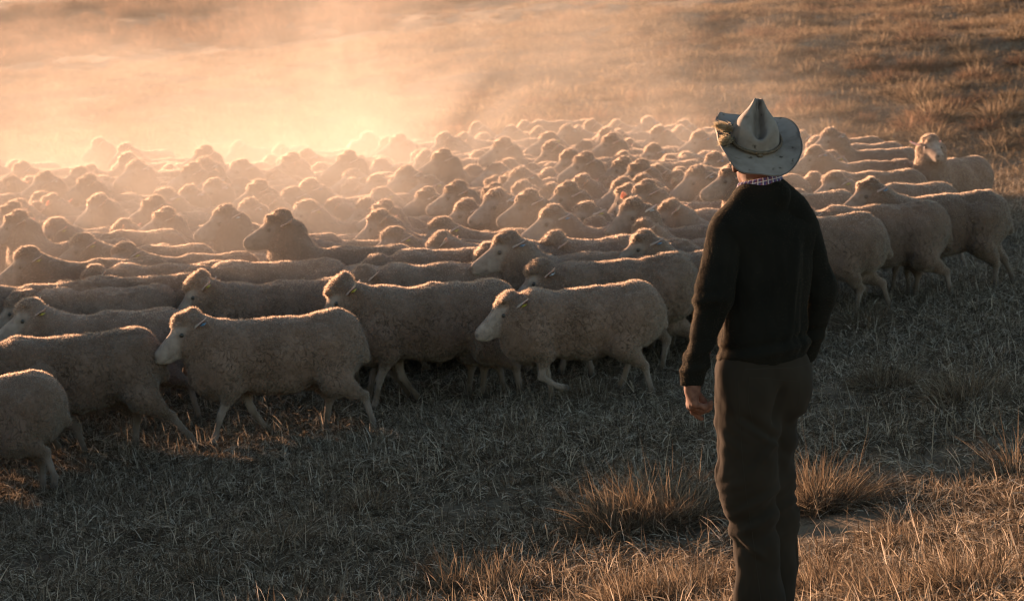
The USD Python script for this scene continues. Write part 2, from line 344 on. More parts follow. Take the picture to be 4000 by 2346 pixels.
# ------------------------------------------------------------------ sheep: local +x forward, feet on z = 0, built once per pose
def sheep_pose(name, poll, yaw, pitch, legs, seed, tags=(None, None), crown=1.0, girth=1.0, hump=0.0, h=.0115, locks=34000):
    """poll: (x, z) of the head joint. yaw: head turned to its left (deg). pitch: face below the horizontal (deg). legs: [(front L), (front R), (hind L), (hind R)] as joint angles."""
    rng = np.random.default_rng(seed)
    px, pz = poll
    wool, hair = [], []
    W = lambda *a, **k: wool.append(RC(*a, **k))
    sy = (1, .78 * girth, 1)
    W((.28, 0, .535), (-.02, 0, .525), .215, .224, k=.05, s=sy)
    W((-.02, 0, .525), (-.31, 0, .556 + hump * .5), .224, .216, k=.05, s=sy)
    wool.append(EL((-.38, 0, .560 + hump), (.165, .172 * girth, .21), k=.05))
    wool.append(EL((.35, 0, .46), (.15, .150, .19), k=.06))
    W((-.50, 0, .56 + hump), (-.545, 0, .47 + hump), .04, .028, k=.04)                     # docked tail
    side = math.radians(yaw)
    # neck in wool, bending towards the head
    P = np.array([px, math.sin(side) * .05, pz])
    W((.33, 0, .585), P + np.array([-.055, 0, -.080]), .178, .128, k=.08)
    W((.40, 0, .46), P + np.array([-.02, 0, -.13]), .140, .098, k=.08)
    f = np.array([math.cos(side) * math.cos(math.radians(pitch)), math.sin(side) * math.cos(math.radians(pitch)), -math.sin(math.radians(pitch))])
    s = np.cross([0, 0, 1.0], f); s /= np.linalg.norm(s)
    u = np.cross(f, s)
    K = 1.05
    H = lambda a, b=0, c=0: P + (f * a + s * b + u * c) * K
    w0 = len(wool)
    hair.append(EL(H(.045, 0, -.005), (.085, .070, .080), np.stack([f, s, u]), k=.03))
    hair.append(RC(H(.08, 0, -.012), H(.245, 0, -.036), .068, .043, k=.03))
    hair.append(RC(H(.06, 0, -.07), H(.22, 0, -.074), .054, .031, k=.04))
    hair.append(EL(H(.258, 0, -.047), (.037, .038, .035), np.stack([f, s, u]), k=.02))
    for q in (-1, 1):
        hair.append(EL(H(.095, q * .052, .022), (.03, .014, .016), np.stack([f, s, u]), k=.012))   # brow
        wool.append(EL(H(-.040, q * .040, -.050), (.066, .060, .085), np.stack([f, s, u]), k=.03))  # woolly cheek
    c = crown
    wool.append(EL(H(.004, 0, .044), (.076, .070, .062 * c), np.stack([f, s, u]), k=.025))
    for i in range(13):                                                                             # curls of the topknot
        a = rng.uniform(0, 2 * math.pi); r = rng.uniform(.02, .055)
        wool.append(EL(H(.022 + r * math.cos(a) * 1.15, r * math.sin(a), .068 * c + rng.uniform(-.004, .016) - r * .30), np.full(3, rng.uniform(.024, .037)), k=.010))
    wool.append(EL(H(.066, 0, .056), (.030, .042, .022), np.stack([f, s, u]), k=.02))
    def grow(p):
        p = list(p)
        p[2 if p[0] == 'el' else 3] = p[2 if p[0] == 'el' else 3] * K
        if p[0] == 'rc':
            p[4] *= K
        return tuple(p)
    wool[w0:] = [grow(p) for p in wool[w0:]]
    hair[:] = [grow(p) for p in hair]
    # legs
    feet = []
    def go(p, ang, L, y=0):
        return np.array([p[0] + L * math.sin(math.radians(ang)), p[1] + y, p[2] - L * math.cos(math.radians(ang))])
    hoof = []
    def reach(top, segs):                       # how much longer the legs must be for the lower foot of the pair to stand
        return min((t - .022) / sum(l * math.cos(math.radians(a)) for l, a in sg) for t, sg in zip(top, segs))
    kf = np.clip(reach([.36, .36], [[(.165, A[0]), (.125, A[1]), (.055, A[2])] for A in legs[:2]]), .9, 1.25)
    kh = np.clip(reach([.555, .555], [[(.20, A[0]), (.20, A[1]), (.165, A[2]), (.055, A[3])] for A in legs[2:]]), .9, 1.2)
    for i, (q, A) in enumerate(zip((1, -1), legs[:2])):
        sh, el = np.array([.30, q * .105, .47]), np.array([.255 + .05 * math.sin(math.radians(A[0])), q * .105, .36])
        kn = go(el, A[0], .165 * kf, -q * .01); fe = go(kn, A[1], .125 * kf); to = go(fe, A[2], .055 * kf)
        wool.append(RC(sh, el, .092, .062, k=.05)); wool.append(RC(el, go(el, A[0], .075), .052, .034, k=.04))
        hair += [RC(el, kn, .037, .024, k=.02, tag='leg'), EL(kn, (.025, .023, .028), k=.01), RC(kn, fe, .0215, .0165, k=.012, tag='leg'), RC(fe, to, .0195, .023, k=.012, tag='hoof')]
        feet.append(to[2] - .022); hoof.append(to)
    for i, (q, A) in enumerate(zip((1, -1), legs[2:])):
        hp, st = np.array([-.33, q * .085, .56 + hump * .5]), go(np.array([-.33, q * .115, .555]), A[0], .20 * kh)
        hk = go(st, A[1], .20 * kh, -q * .02); fe = go(hk, A[2], .165 * kh); to = go(fe, A[3], .055 * kh)
        wool.append(RC(hp, st, .138, .097, k=.06)); wool.append(RC(st, go(st, A[1], .12), .084, .047, k=.05)); wool.append(RC(go(st, A[1], .12), hk, .045, .032, k=.03))
        hair += [EL(hk, (.032, .024, .034), k=.015), RC(hk, fe, .025, .0185, k=.015, tag='leg'), RC(fe, to, .021, .024, k=.012, tag='hoof')]
        feet.append(to[2] - .022); hoof.append(to)
    drop = min(feet)
    v, t = solid(wool + hair, h)
    dw, dh = blend(wool, v), blend(hair, v)
    skin = 1 - 1 / (1 + np.exp(np.clip((dw - dh) / .006 - .4, -30, 30)))            # 1 = bare face and legs
    skin = np.clip(skin, 0, 1)
    v = relax(v, t, 2)
    n = normals(v, t)
    fl = 1 - skin
    lump = (meshkit.fbm(v * np.array([20, 20, 13.0]) + seed, 3, seed) - .5) * .026 + (meshkit.noise(v * np.array([7, 7, 7.0]), seed + 3) - .5) * .016
    crownw = sm((v - H(.02, 0, .05)) @ u, -.03, .02) * (np.linalg.norm(v - H(.02, 0, .05), axis=1) < .14)
    lump = lump + crownw * (meshkit.fbm(v * 38.0, 2, seed + 7) - .5) * .022
    v = v + n * (lump * fl)[:, None]
    # folds of loose skin across the chest and neck
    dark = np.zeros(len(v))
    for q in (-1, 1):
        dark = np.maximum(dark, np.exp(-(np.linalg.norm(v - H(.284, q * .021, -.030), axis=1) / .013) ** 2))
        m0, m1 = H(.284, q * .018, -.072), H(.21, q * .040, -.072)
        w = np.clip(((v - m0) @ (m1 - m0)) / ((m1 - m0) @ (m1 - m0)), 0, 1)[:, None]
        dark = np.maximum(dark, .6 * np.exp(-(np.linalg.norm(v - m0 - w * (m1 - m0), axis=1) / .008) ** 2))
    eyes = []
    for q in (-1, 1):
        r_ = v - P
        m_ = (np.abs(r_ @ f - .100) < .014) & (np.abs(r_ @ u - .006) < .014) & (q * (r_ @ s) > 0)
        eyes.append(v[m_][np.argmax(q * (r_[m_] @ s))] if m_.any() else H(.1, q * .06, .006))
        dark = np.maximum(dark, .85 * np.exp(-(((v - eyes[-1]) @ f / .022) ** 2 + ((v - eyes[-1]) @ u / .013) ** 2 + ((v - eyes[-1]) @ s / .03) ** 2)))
    for to in hoof:
        dark = np.maximum(dark, .85 * (1 - sm(np.linalg.norm(v - to, axis=1), .020, .034)))
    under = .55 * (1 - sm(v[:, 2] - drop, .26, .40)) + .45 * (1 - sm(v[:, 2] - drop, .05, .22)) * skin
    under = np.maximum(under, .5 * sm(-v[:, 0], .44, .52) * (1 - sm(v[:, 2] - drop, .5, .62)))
    v[:, 2] -= drop
    path = f'/World/{name}'
    root = stage.CreateClassPrim(path); root.SetTypeName('Xform')
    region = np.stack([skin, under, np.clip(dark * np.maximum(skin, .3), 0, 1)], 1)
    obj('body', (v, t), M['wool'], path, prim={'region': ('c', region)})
    wt = fl * (.75 + .35 * crownw + .25 * sm(v[:, 2] + drop, .45, .7))
    fv, ft = fuzz(v, t, locks, .0125, .0026, rng, weight=np.maximum(wt, 1e-6), droop=.3)
    obj('fleece', (fv, ft), M['fleece'], path, smooth=False, prim=tone(fv, 3))
    D = np.array([0, 0, -drop])
    for q, tg in zip((1, -1), tags):
        e = trimesh.creation.icosphere(2, .0165); e.apply_translation(eyes[0 if q < 0 else 1] - s * q * .0105 + D)
        obj('eye', e, M['eye'], path)
        base, out = H(.004, q * .072, .006), s * q * .66 - f * .72 - u * .06
        out /= np.linalg.norm(out)
        wid = np.cross(out, u); wid /= np.linalg.norm(wid); nr = np.cross(out, wid)
        a, b = np.meshgrid(np.linspace(0, 1, 9), np.linspace(-1, 1, 7), indexing='ij')
        half = .030 * np.sin(np.pi * np.clip(a * .86 + .12, 0, 1)) ** .8
        pts = [base + D + out * .130 * a[..., None] + wid * (half * b)[..., None] + nr * (k * .0035 * (1 - b ** 2) + .012 * (b ** 2) * (1 - a) - .02 * a ** 2)[..., None] for k in (1, -1)]
        i, j = np.meshgrid(np.arange(8), np.arange(6), indexing='ij')
        g = np.stack([i * 7 + j, i * 7 + j + 1, (i + 1) * 7 + j + 1, (i + 1) * 7 + j], -1).reshape(-1, 4)
        ring = np.r_[np.arange(7), np.arange(1, 9) * 7 + 6, 56 + np.arange(5, -1, -1), np.arange(7, 0, -1) * 7]
        rim = np.stack([ring, np.roll(ring, -1), np.roll(ring, -1) + 63, ring + 63], 1)
        obj('ear', (np.vstack([pts[0].reshape(-1, 3), pts[1].reshape(-1, 3)]), np.vstack([g, g[:, ::-1] + 63, rim])), M['ear'], path)
        if tg:
            bx = trimesh.creation.box((.032, .005, .022)); bx = bx.subdivide()
            R = np.eye(4); R[:3, 0], R[:3, 1], R[:3, 2] = out, nr, np.cross(out, nr); R[:3, 3] = base + D + out * .075 + nr * q * .001 - u * .010 + s * q * .012
            bx.apply_transform(R)
            stud = trimesh.creation.cylinder(.007, .012, sections=10); stud.apply_transform(R @ trimesh.transformations.rotation_matrix(math.pi / 2, [1, 0, 0]))
            obj('ear_tag', trimesh.util.concatenate([bx, stud]), M['tag_' + tg], path, smooth=False)
    return dict(path=path, crown=np.array(H(.02, 0, .085) + D), h=float((H(.02, 0, .085) + D)[2]), name=name, f=f)

# gaits: front (forearm, cannon, pastern), hind (thigh, gaskin, cannon, pastern); degrees from straight down, + = forward
WALK_A = [(22, 14, 20), (-12, -36, -30), (0, -56, -8, 4), (40, -32, 8, 22)]
WALK_B = [(-10, -14, 6), (26, 10, 18), (42, -34, 12, 24), (2, -60, -16, -10)]
WALK_C = [(8, -46, -60), (4, -4, 10), (34, -40, -2, 14), (20, -40, -12, 0)]
STAND = [(2, -2, 8), (4, -2, 8), (30, -40, 2, 10), (32, -40, 2, 10)]
WALK_D = [(26, 18, 26), (-20, -34, -40), (-6, -60, -14, -6), (40, -30, 10, 24)]
TROT = [(10, -58, -75), (-4, -12, 4), (24, -44, -14, 4), (48, -44, 20, 30)]
POSES = {}
def pose(key, poll, yaw, pitch, *a, **k):
    a = ((poll[0] - .035, poll[1] - .005), yaw, pitch - 12) + a
    POSES[key] = sheep_pose(f'sheep_pose_{len(POSES) + 1:03d}', *a, **k)
pose('low1', (.53, .675), 4, 44, WALK_A, 11)
pose('low2', (.55, .64), -6, 38, WALK_B, 12, tags=('yellow', None))
pose('mid1', (.52, .755), 0, 40, WALK_B, 13)
pose('mid2', (.52, .77), 8, 34, WALK_D, 14, tags=('yellow', None), crown=1.1)
pose('mid3', (.51, .76), -8, 46, STAND, 15, girth=1.06)
pose('high1', (.49, .835), 6, 32, WALK_A, 16, tags=('blue', None))
pose('high2', (.48, .85), -10, 40, STAND, 17, crown=1.12)
pose('high3', (.49, .83), 16, 28, WALK_C, 18, tags=('yellow', None))
pose('top1', (.46, .91), 0, 30, WALK_B, 19)
pose('top2', (.45, .90), 24, 34, STAND, 20, tags=('white', None), crown=1.1)
pose('turn1', (.49, .80), 42, 30, WALK_C, 21, tags=('yellow', None))
pose('turn2', (.49, .82), -38, 36, WALK_D, 22, tags=(None, 'yellow'), crown=1.1)
# the nearest animals have poses of their own
FINE = dict(h=.0105, locks=60000)
pose('lead', (.53, .745), 10, 42, WALK_D, 31, tags=('blue', None), hump=.012, **FINE)
pose('bulky', (.54, .735), -2, 50, WALK_A, 32, tags=('yellow', None), crown=1.2, girth=1.1, **FINE)
pose('trotter', (.49, .665), 10, 40, TROT, 33, tags=('yellow', None), hump=.01, **FINE)
pose('curly', (.49, .685), -4, 42, WALK_B, 38, tags=('white', None), crown=1.2, hump=.02, **FINE)
pose('rear1', (.56, .66), 0, 44, [(6, -4, 8), (-14, -30, -10), (-26, -52, -40, -24), (34, -40, 6, 20)], 34, hump=.015, **FINE)
pose('rear2', (.56, .62), 0, 44, [(-6, -10, 6), (14, 8, 14), (30, -66, -18, 10), (26, -40, 0, 10)], 35, hump=.01, **FINE)
pose('alert', (.44, .91), 62, 26, STAND, 36, h=.0105, locks=50000)
pose('walker', (.53, .82), 14, 34, [(4, -4, 8), (20, 10, 16), (8, -34, 2, 14), (-16, -44, -22, -8)], 37, tags=('blue', None), h=.0105, locks=50000)
# ------------------------------------------------------------------ the flock
def put(key, base, head, size=1.0, tilt=None):
    """A sheep of that pose standing on the ground at base (x, y); head: compass of its nose, 180 = towards the left of the photo."""
    x, y = base
    dx, dy = math.cos(math.radians(head)) * .4, math.sin(math.radians(head)) * .4
    tilt = -.45 * math.degrees(math.atan(float(ground(x + dx, y + dy) - ground(x - dx, y - dy)) / .8))        # stands along the slope
    return copy_of(POSES[key]['path'], 'sheep', (x, y, float(ground(x + dx, y + dy) + ground(x - dx, y - dy)) / 2 - .015), head, size, tilt)
def base_for(local, px, py, head, size):
    """Where a sheep stands whose point LOCAL shows at the photograph's pixel (px, py)."""
    a = math.radians(head); c = np.asarray(local) * size
    off = np.array([math.cos(a) * c[0] - math.sin(a) * c[1], math.sin(a) * c[0] + math.cos(a) * c[1]])
    h = c[2]
    return place(px, py, h)[:2] - off
RUMP = (-.38, 0, .775)
# pose, 'c' crown pixel or 'r' rump-top pixel, x, y, heading, size, label
NEAR = [   # 's': body centre pixel and scale (pixels per metre) of the animals whose hooves the photograph shows
    ('lead', 's', 1097, 615, 183, 1.04, 'sheep with pale bare face striding left, nearest whole animal in front of the flock'),
    ('bulky', 's', 1705, 590, 181, 1.08, 'bulky thick woolled sheep with yellow ear tag walking just behind the pale faced leader'),
    ('trotter', 's', 2290, 615, 184, .97, 'trotting sheep with raised foreleg and yellow ear tag, nearest one left of the man'),
    ('curly', 's', 2425, 575, 179, 1.04, 'sheep with curly forehead wool and pale ear right behind the trotting one'),
    ('walker', 's', 3680, 512, 180, 1.0, 'tall sheep with blue ear tag at the right edge of the flock'),
    ('rear1', 's', 300, 615, 182, 1.06, 'sheep cut by the left edge, hind leg stretched far back, head out of the picture'),
    ('rear2', 's', -95, 660, 186, 1.0, 'sheep at the bottom left corner of which only the woolly rump and hind legs show'),
    ('low1', 's', 3440, 520, 178, 1.0, 'sheep half hidden by the man, in front of the tall blue tagged one'),
    ('alert', 'c', 3640, 537, 222, 1.0, 'lone sheep standing at the far right, head turned to look back'),
    ('mid2', 's', 440, 580, 180, 1.02, 'sheep with high topknot looking left, second face from the bottom at the left edge'),
    ('bulky', 'c', 772, 1106, 181, 1.02, 'dark woolled sheep with yellow tag whose muzzle touches the pale leader from behind'),
    ('low2', 'c', 246, 1120, 178, 1.04, 'sheep with drooping ear and rim lit forehead above the topknot one'),
    ('mid1', 'r', 360, 1086, 178, 1.04, 'sheep with creased neck, cut by the left edge, its head out of the picture'),
    ('mid1', 'r', 215, 1333, 176, 1.0, 'sheep showing only its back between the topknot one and the outstretched hind leg one'),
    ('low1', 'c', 104, 1156, 184, 1.0, 'sheep holding its head low at the left edge between two neighbours, only curly poll showing'),
    ('mid2', 'k', (114, 983), 530, 180, 0, 'sheep with yellow tag and darkest face of its row at the left edge'),
    ('mid3', 'k', (578, 976), 500, 180, 0, 'sheep with round pale head looking left above the backs, a quarter in from the left'),
    ('low2', 'c', 758, 1056, 179, 1.04, 'sheep with head stretched low and yellow tag, above the dark woolled tagged one'),
    ('low1', 'c', 355, 1054, 181, 1.0, 'sheep showing only curly poll wool behind the back of the creased neck one'),
    ('low1', 'r', 585, 1112, 180, 1.0, 'sheep whose rounded back shows between the drooping eared one and the yellow tagged ones'),
    ('low2', 'c', 1265, 1063, 176, 1.0, 'sheep with pointed shaggy poll and notched ear, left of the bulky one'),
    ('low1', 'c', 1407, 1059, 183, 1.06, 'sheep with lowered head behind the bulky one, its high back peaking to the right'),
    ('low2', 'c', 1464, 1018, 182, 1.08, 'long low necked sheep with dark back left of the upright pale face'),
    ('low1', 'r', 1890, 1088, 180, 1.02, 'sheep whose back alone shows between the bulky one and the upright pale face'),
    ('high1', 'k', (2013, 926), 560, 181, 0, 'sheep holding its pale face upright with blue ear, mid flock above the trotting one'),
    ('low1', 'k', (1932, 932), 545, 180, 0, 'sheep peeping out low just left of the upright pale face'),
    ('mid1', 'k', (2174, 936), 545, 178, 0, 'sheep with shaggy dome and blue tag looking out between two upright faces'),
    ('high1', 'k', (2521, 922), 560, 186, 0, 'sheep with rim lit profile and blue ear next to the man\'s left elbow'),
    ('high2', 'k', (2510, 885), 532, 182, 0, 'sheep just behind the rim lit profile by the man\'s elbow, face in line with it'),
    ('high3', 'k', (2318, 863), 500, 184, 0, 'sheep with dark eye and yellow and white tags below the middle of the flock'),
    ('top2', 'k', (2566, 786), 455, 183, 0, 'sheep with upright head and thick neck, back running right towards the man'),
    ('high2', 'c', 2631, 808, 175, 1.0, 'sheep hidden behind the thick necked one, only its nape showing'),
    ('high1', 'k', (2732, 771), 462, 186, 0, 'sheep with blue and yellow tag beside the man\'s left shoulder'),
    ('mid2', 'c', 3254, 687, 180, 1.02, 'sheep with woolly head and pale ear right of the man\'s shoulder'),
    ('low1', 'r', 3310, 792, 178, 1.0, 'sheep whose back shows behind the half hidden one right of the man'),
    ('mid1', 'r', 3400, 812, 180, 1.0, 'sheep whose back fills the gap below the tall blue tagged one\'s chin'),
    ('high3', 'k', (3216, 600), 385, 180, 0, 'sheep with large woolly head and long pale back right of the hat brim'),
    ('high1', 'c', 3184, 581, 178, 1.0, 'sheep just right of the hat brim, its face partly behind the large woolly head'),
    ('mid3', 'c', 3173, 543, 182, 1.0, 'sheep whose crown shows right of the hat brim, last but one of that file'),
    ('top2', 'c', 3238, 511, 178, 1.0, 'sheep with head turned to the man, last of the file right of the hat'),
    ('mid1', 'c', 3124, 522, 181, 1.0, 'sheep whose poll just clears the hat brim at its right edge'),
    ('low1', 'r', 3560, 655, 178, 1.0, 'sheep whose back lies behind the tall blue tagged one\'s neck'),
]
FAR = """382,546 483,567 493,609 794,579 920,562 39,637 83,640 166,678 47,698 118,702 309,654 345,658 436,706 337,725 650,656 690,654 790,631 942,627 739,686 830,711
631,725 731,734 617,778 45,802 126,802 65,838 215,867 637,820 459,869 865,812 962,784 321,928 487,966 974,885 1085,575 1134,607 1179,625 1248,644 1077,672 1374,558
1438,519 1507,542 1556,534 1361,605 1382,672 1487,635 1605,577 1731,528 1771,544 1796,530 1857,481 1991,493 1962,552 1646,605 1723,599 1727,629 1869,597 1849,654
1942,644 1987,627 1585,662 1674,698 1473,694 1487,739 1211,713 1142,741 1150,706 1049,769 1195,790 1300,786 1426,788 1503,800 1666,747 1784,727 1771,775 1824,794
1934,735 1991,688 1942,757 1930,794 1077,832 1024,830 1471,834 1130,911 1020,891 1040,952 1532,901 1727,871 1710,924 1095,985 2038,481 2204,489 2302,473
2395,479 2525,459 2667,473 2566,497 2643,508 2732,518 2241,503 2367,507 2407,516 2387,532 2338,534 2046,524 2087,506 2152,564 2079,579 2294,556 2440,556 2550,572
2221,599 2282,611 2322,619 2432,627 2501,640 2602,619 2667,605 2050,599 1981,629 2789,603 2826,619 2456,668 2468,698 2274,700 2135,680 2391,709 2440,711 2460,741
2651,684 2647,672 2724,664 2866,664 2708,721 2533,731 2042,725 2152,735 2225,733 2075,765 2095,786 1961,800 2164,822 2298,806 2485,802"""
FAR += ' -70,585 -160,640 -60,700 -180,745 -80,790 -210,850 -60,880  -40,640 -140,700'
FAR = [tuple(map(int, q.split(','))) for q in FAR.split()]
_r = np.random.default_rng(99)
for _x in np.linspace(60, 2560, 38):                        # heads that only half show between the others
    _y = np.interp(_x, [0, 380, 900, 1400, 1850, 2500, 2750], [690, 575, 585, 548, 515, 490, 550]) + _r.uniform(5, 210)
    FAR.append((int(_x + _r.uniform(-30, 30)), int(_y)))
ONES = 'first second third fourth fifth sixth seventh eighth ninth tenth eleventh twelfth thirteenth fourteenth fifteenth sixteenth seventeenth eighteenth nineteenth'.split()
def nth(n):
    if n < 20:
        return ONES[n - 1]
    t, o = divmod(n, 10)
    return ('twentieth thirtieth fortieth'.split()[t - 2]) if o == 0 else 'twenty thirty forty'.split()[t - 2] + '-' + ONES[o - 1]
ROWS = [0, 545, 585, 625, 665, 705, 745, 795, 860, 3000]
def zone(x, y):
    """What singles this sheep out deep in the flock: how the dust shows it, its row and its place in the row."""
    if x < 0:
        k = sum(1 for q in FAR if q[0] < 0 and (q[1], q[0]) < (y, x)) + 1
        return f'sheep leaving past the left edge, only its back in view, {nth(k)} from the rear'
    r = int(np.searchsorted(ROWS, y, 'right'))
    n = sum(1 for q in FAR if q[0] >= 0 and ROWS[r - 1] <= q[1] < ROWS[r] and (q[0], q[1]) < (x, y)) + 1
    look = ('glowing outlined sheep' if x < 1600 else 'rim lit sheep') if y < 720 else ('hazy golden sheep' if y < 830 and x < 1750 else 'clear woolly headed sheep')
    return f'{look}, {nth(r)} row of heads from the rear, {nth(n)} from the left'
rng = np.random.default_rng(5)
flock, chosen = [], []
KEYS = ['low1', 'mid1', 'mid2', 'mid3', 'high1', 'high2', 'high3', 'top1', 'top2', 'turn1', 'turn2']
def spine(b, hd, s):
    a = np.radians(hd); d = np.array([np.cos(a), np.sin(a)])
    return np.asarray(b)[None] + d[None] * (np.array([-.42, -.2, .02, .24, .50]) * s)[:, None]
fixed = []
for key, how, x, y, hd, sz, lab in NEAR:
    b = None if how == 'k' else np.array([(x - 2000) / y, FPX / y]) if how == 's' else base_for(POSES[key]['crown'] if how == 'c' else RUMP, x, y, hd, sz)
    if how == 'k':                                         # crown pixel and scale: the size follows
        a = math.radians(hd); c = POSES[key]['crown']; d = ray(*x); yy = FPX / y
        b = np.array([d[0] * yy - math.cos(a) * c[0] + math.sin(a) * c[1], yy - math.sin(a) * c[0] - math.cos(a) * c[1]])
        sz = float(np.clip((CAM_Z + d[2] * yy - float(ground(d[0] * yy, yy))) / c[2], .88, 1.1))
    fixed.append(spine(b, hd, sz))
    tag(put(key, b, hd, sz), lab, 'sheep', 'sheep of the flock')
cands = []
for x, y in FAR:
    c = []
    for k in (KEYS if y < 850 else ['low1', 'low1', 'mid1', 'mid2', 'mid3']):
        hd, sz = 180 + rng.uniform(-10, 10), rng.uniform(.95, 1.06)
        b = base_for(POSES[k]['crown'], x, y, hd, sz)
        c.append((k, b, hd, sz, spine(b, hd, sz)))
    cands.append(c)
pick = [int(rng.integers(1, len(c))) for c in cands]
now = np.stack([cands[i][pick[i]][4] for i in range(len(FAR))])
fx = np.stack(fixed)
OFF = [(-4.6, 16.2), (-5.3, 17.6), (-5.0, 14.6), (-6.1, 15.6), (-6.6, 17.4), (-7.2, 19.0), (-6.4, 13.9), (-7.6, 16.0), (-8.2, 18.0), (-5.9, 19.2), (-4.1, 13.2), (-5.3, 12.6), (-3.9, 11.9), (-4.7, 11.2), (-5.7, 11.7), (-4.9, 10.2), (-5.9, 10.6), (-4.2, 9.4), (-4.2, 14.9)]
for i, (x, y) in enumerate(OFF):                            # the flock goes on beyond the left edge of the picture
    p = put(KEYS[i % 8], (x, y), 180 + (i * 37 % 15) - 7, 1.1)
    tag(p, f'sheep just beyond the left edge, {nth(i + 1)} of those out of view', 'sheep', 'sheep of the flock')
order = sorted(range(len(FAR)), key=lambda i: FAR[i][1])
def clash(sp, others):
    d = np.linalg.norm(sp[None, :, None] - others[:, None], axis=-1).min((1, 2))
    return (np.maximum(0, .34 - d) ** 2).sum()
for _ in range(4):
    for i in order:
        oth = np.concatenate([np.delete(now, i, 0), fx])
        oth = oth[np.abs(oth[:, 2, 1] - now[i][2, 1]) < 3.5]
        cost = [clash(c[4], oth) + .006 * abs(j - 5.) / 5 for j, c in enumerate(cands[i])]
        pick[i] = int(np.argmin(cost)); now[i] = cands[i][pick[i]][4]
for i, (x, y) in enumerate(FAR):
    k, b, hd, sz, _ = cands[i][pick[i]]
    z = zone(x, y)
    tag(put(k, b, hd, sz), z, 'sheep', 'sheep of the flock')
# ------------------------------------------------------------------ dust kicked up by the flock
def dust():
    m = trimesh.creation.icosphere(4, 1.0)
    v = m.vertices
    v = np.sign(v) * np.abs(v) ** .55                       # a rounded block
    v = v * np.array([15.0, 17.0, 3.6]) + np.array([-6.5, 33.0, 3.0])
    v[:, 2] += (v[:, 1] - 30.5) * .055
    nodes = {'g': ('geometry', {}), 'xyz': ('separate_xyz', {}),
             'mp': ('mapping', {'scale': (.46, .07, .36), 'location': (3.75, 1.7, .4)}), 'n': ('noise_texture', {'scale': 1.0, 'detail': 5.0, 'roughness': .58, 'distortion': 1.3}),
             'nr': ('map_range', {'from_min': .42, 'from_max': .64, 'to_min': .0, 'to_max': 1.0, 'clamp': True}),
             'fl': ('map_range', {'range_type': 'smoothstep', 'from_min': -9.0, 'from_max': .0, 'to_min': .52, 'to_max': 1.0}), 'fxl': ('math', {'math_type': 'multiply'}),
             'fx': ('map_range', {'range_type': 'smoothstep', 'from_min': 5.4, 'from_max': -2.0, 'to_min': 0.0, 'to_max': 1.0}),
             'fy': ('map_range', {'range_type': 'smoothstep', 'from_min': 12.5, 'from_max': 20.0, 'to_min': 0.0, 'to_max': 1.0}),
             'fy2': ('map_range', {'range_type': 'smoothstep', 'from_min': 35.5, 'from_max': 27.0, 'to_min': 0.0, 'to_max': 1.0}),
             'gy': ('math', {'math_type': 'multiply_add', 'value2': -.062, 'value3': .98}), 'h': ('math', {'math_type': 'add'}),
             'e1': ('math', {'math_type': 'multiply', 'value2': -1.25}), 'x1': ('math', {'math_type': 'exponent'}),
             'e2': ('math', {'math_type': 'multiply', 'value2': -.24}), 'x2': ('math', {'math_type': 'exponent'}), 'pl': ('math', {'math_type': 'multiply'}),
             'plw': ('math', {'math_type': 'multiply', 'value2': .52}), 'low': ('math', {'math_type': 'multiply_add', 'value2': 1.3}),
             'nl': ('math', {'math_type': 'multiply_add', 'value2': .75, 'value3': .62}), 'lo2': ('math', {'math_type': 'multiply'}), 'a': ('math', {'math_type': 'multiply'}), 'b': ('math', {'math_type': 'multiply'}), 'c': ('math', {'math_type': 'multiply'}),
             'dn': ('math', {'math_type': 'multiply', 'value2': .065}),
             'v': ('principled_volume', {'color': (.97, .90, .83), 'anisotropy': .22})}
    links = [('g.position', 'xyz.vector'), ('g.position', 'mp.vector'), ('mp.vector', 'n.vector'), ('n.fac', 'nr.value'),
             ('xyz.x', 'fx.value'), ('xyz.y', 'fy.value'), ('xyz.y', 'fy2.value'), ('xyz.y', 'gy.value1'), ('xyz.z', 'h.value1'), ('gy.value', 'h.value2'),
             ('h.value', 'e1.value1'), ('e1.value', 'x1.value1'), ('nr.result', 'nl.value1'), ('x1.value', 'lo2.value1'), ('nl.value', 'lo2.value2'), ('h.value', 'e2.value1'), ('e2.value', 'x2.value1'),
             ('x2.value', 'pl.value1'), ('nr.result', 'pl.value2'), ('pl.value', 'plw.value1'), ('lo2.value', 'low.value1'), ('plw.value', 'low.value3'),
             ('low.value', 'a.value1'), ('xyz.x', 'fl.value'), ('fx.result', 'fxl.value1'), ('fl.result', 'fxl.value2'), ('fxl.value', 'a.value2'), ('a.value', 'b.value1'), ('fy.result', 'b.value2'), ('b.value', 'c.value1'), ('fy2.result', 'c.value2'),
             ('c.value', 'dn.value1'), ('dn.value', 'v.density')]
    mt = mat('dust', nodes, links, surface=None, volume='v.volume')
    tag(obj('dust_cloud', (v, np.asarray(m.faces)), mt), 'golden backlit dust hanging over the middle and left of the flock', 'dust', kind='stuff')
dust()
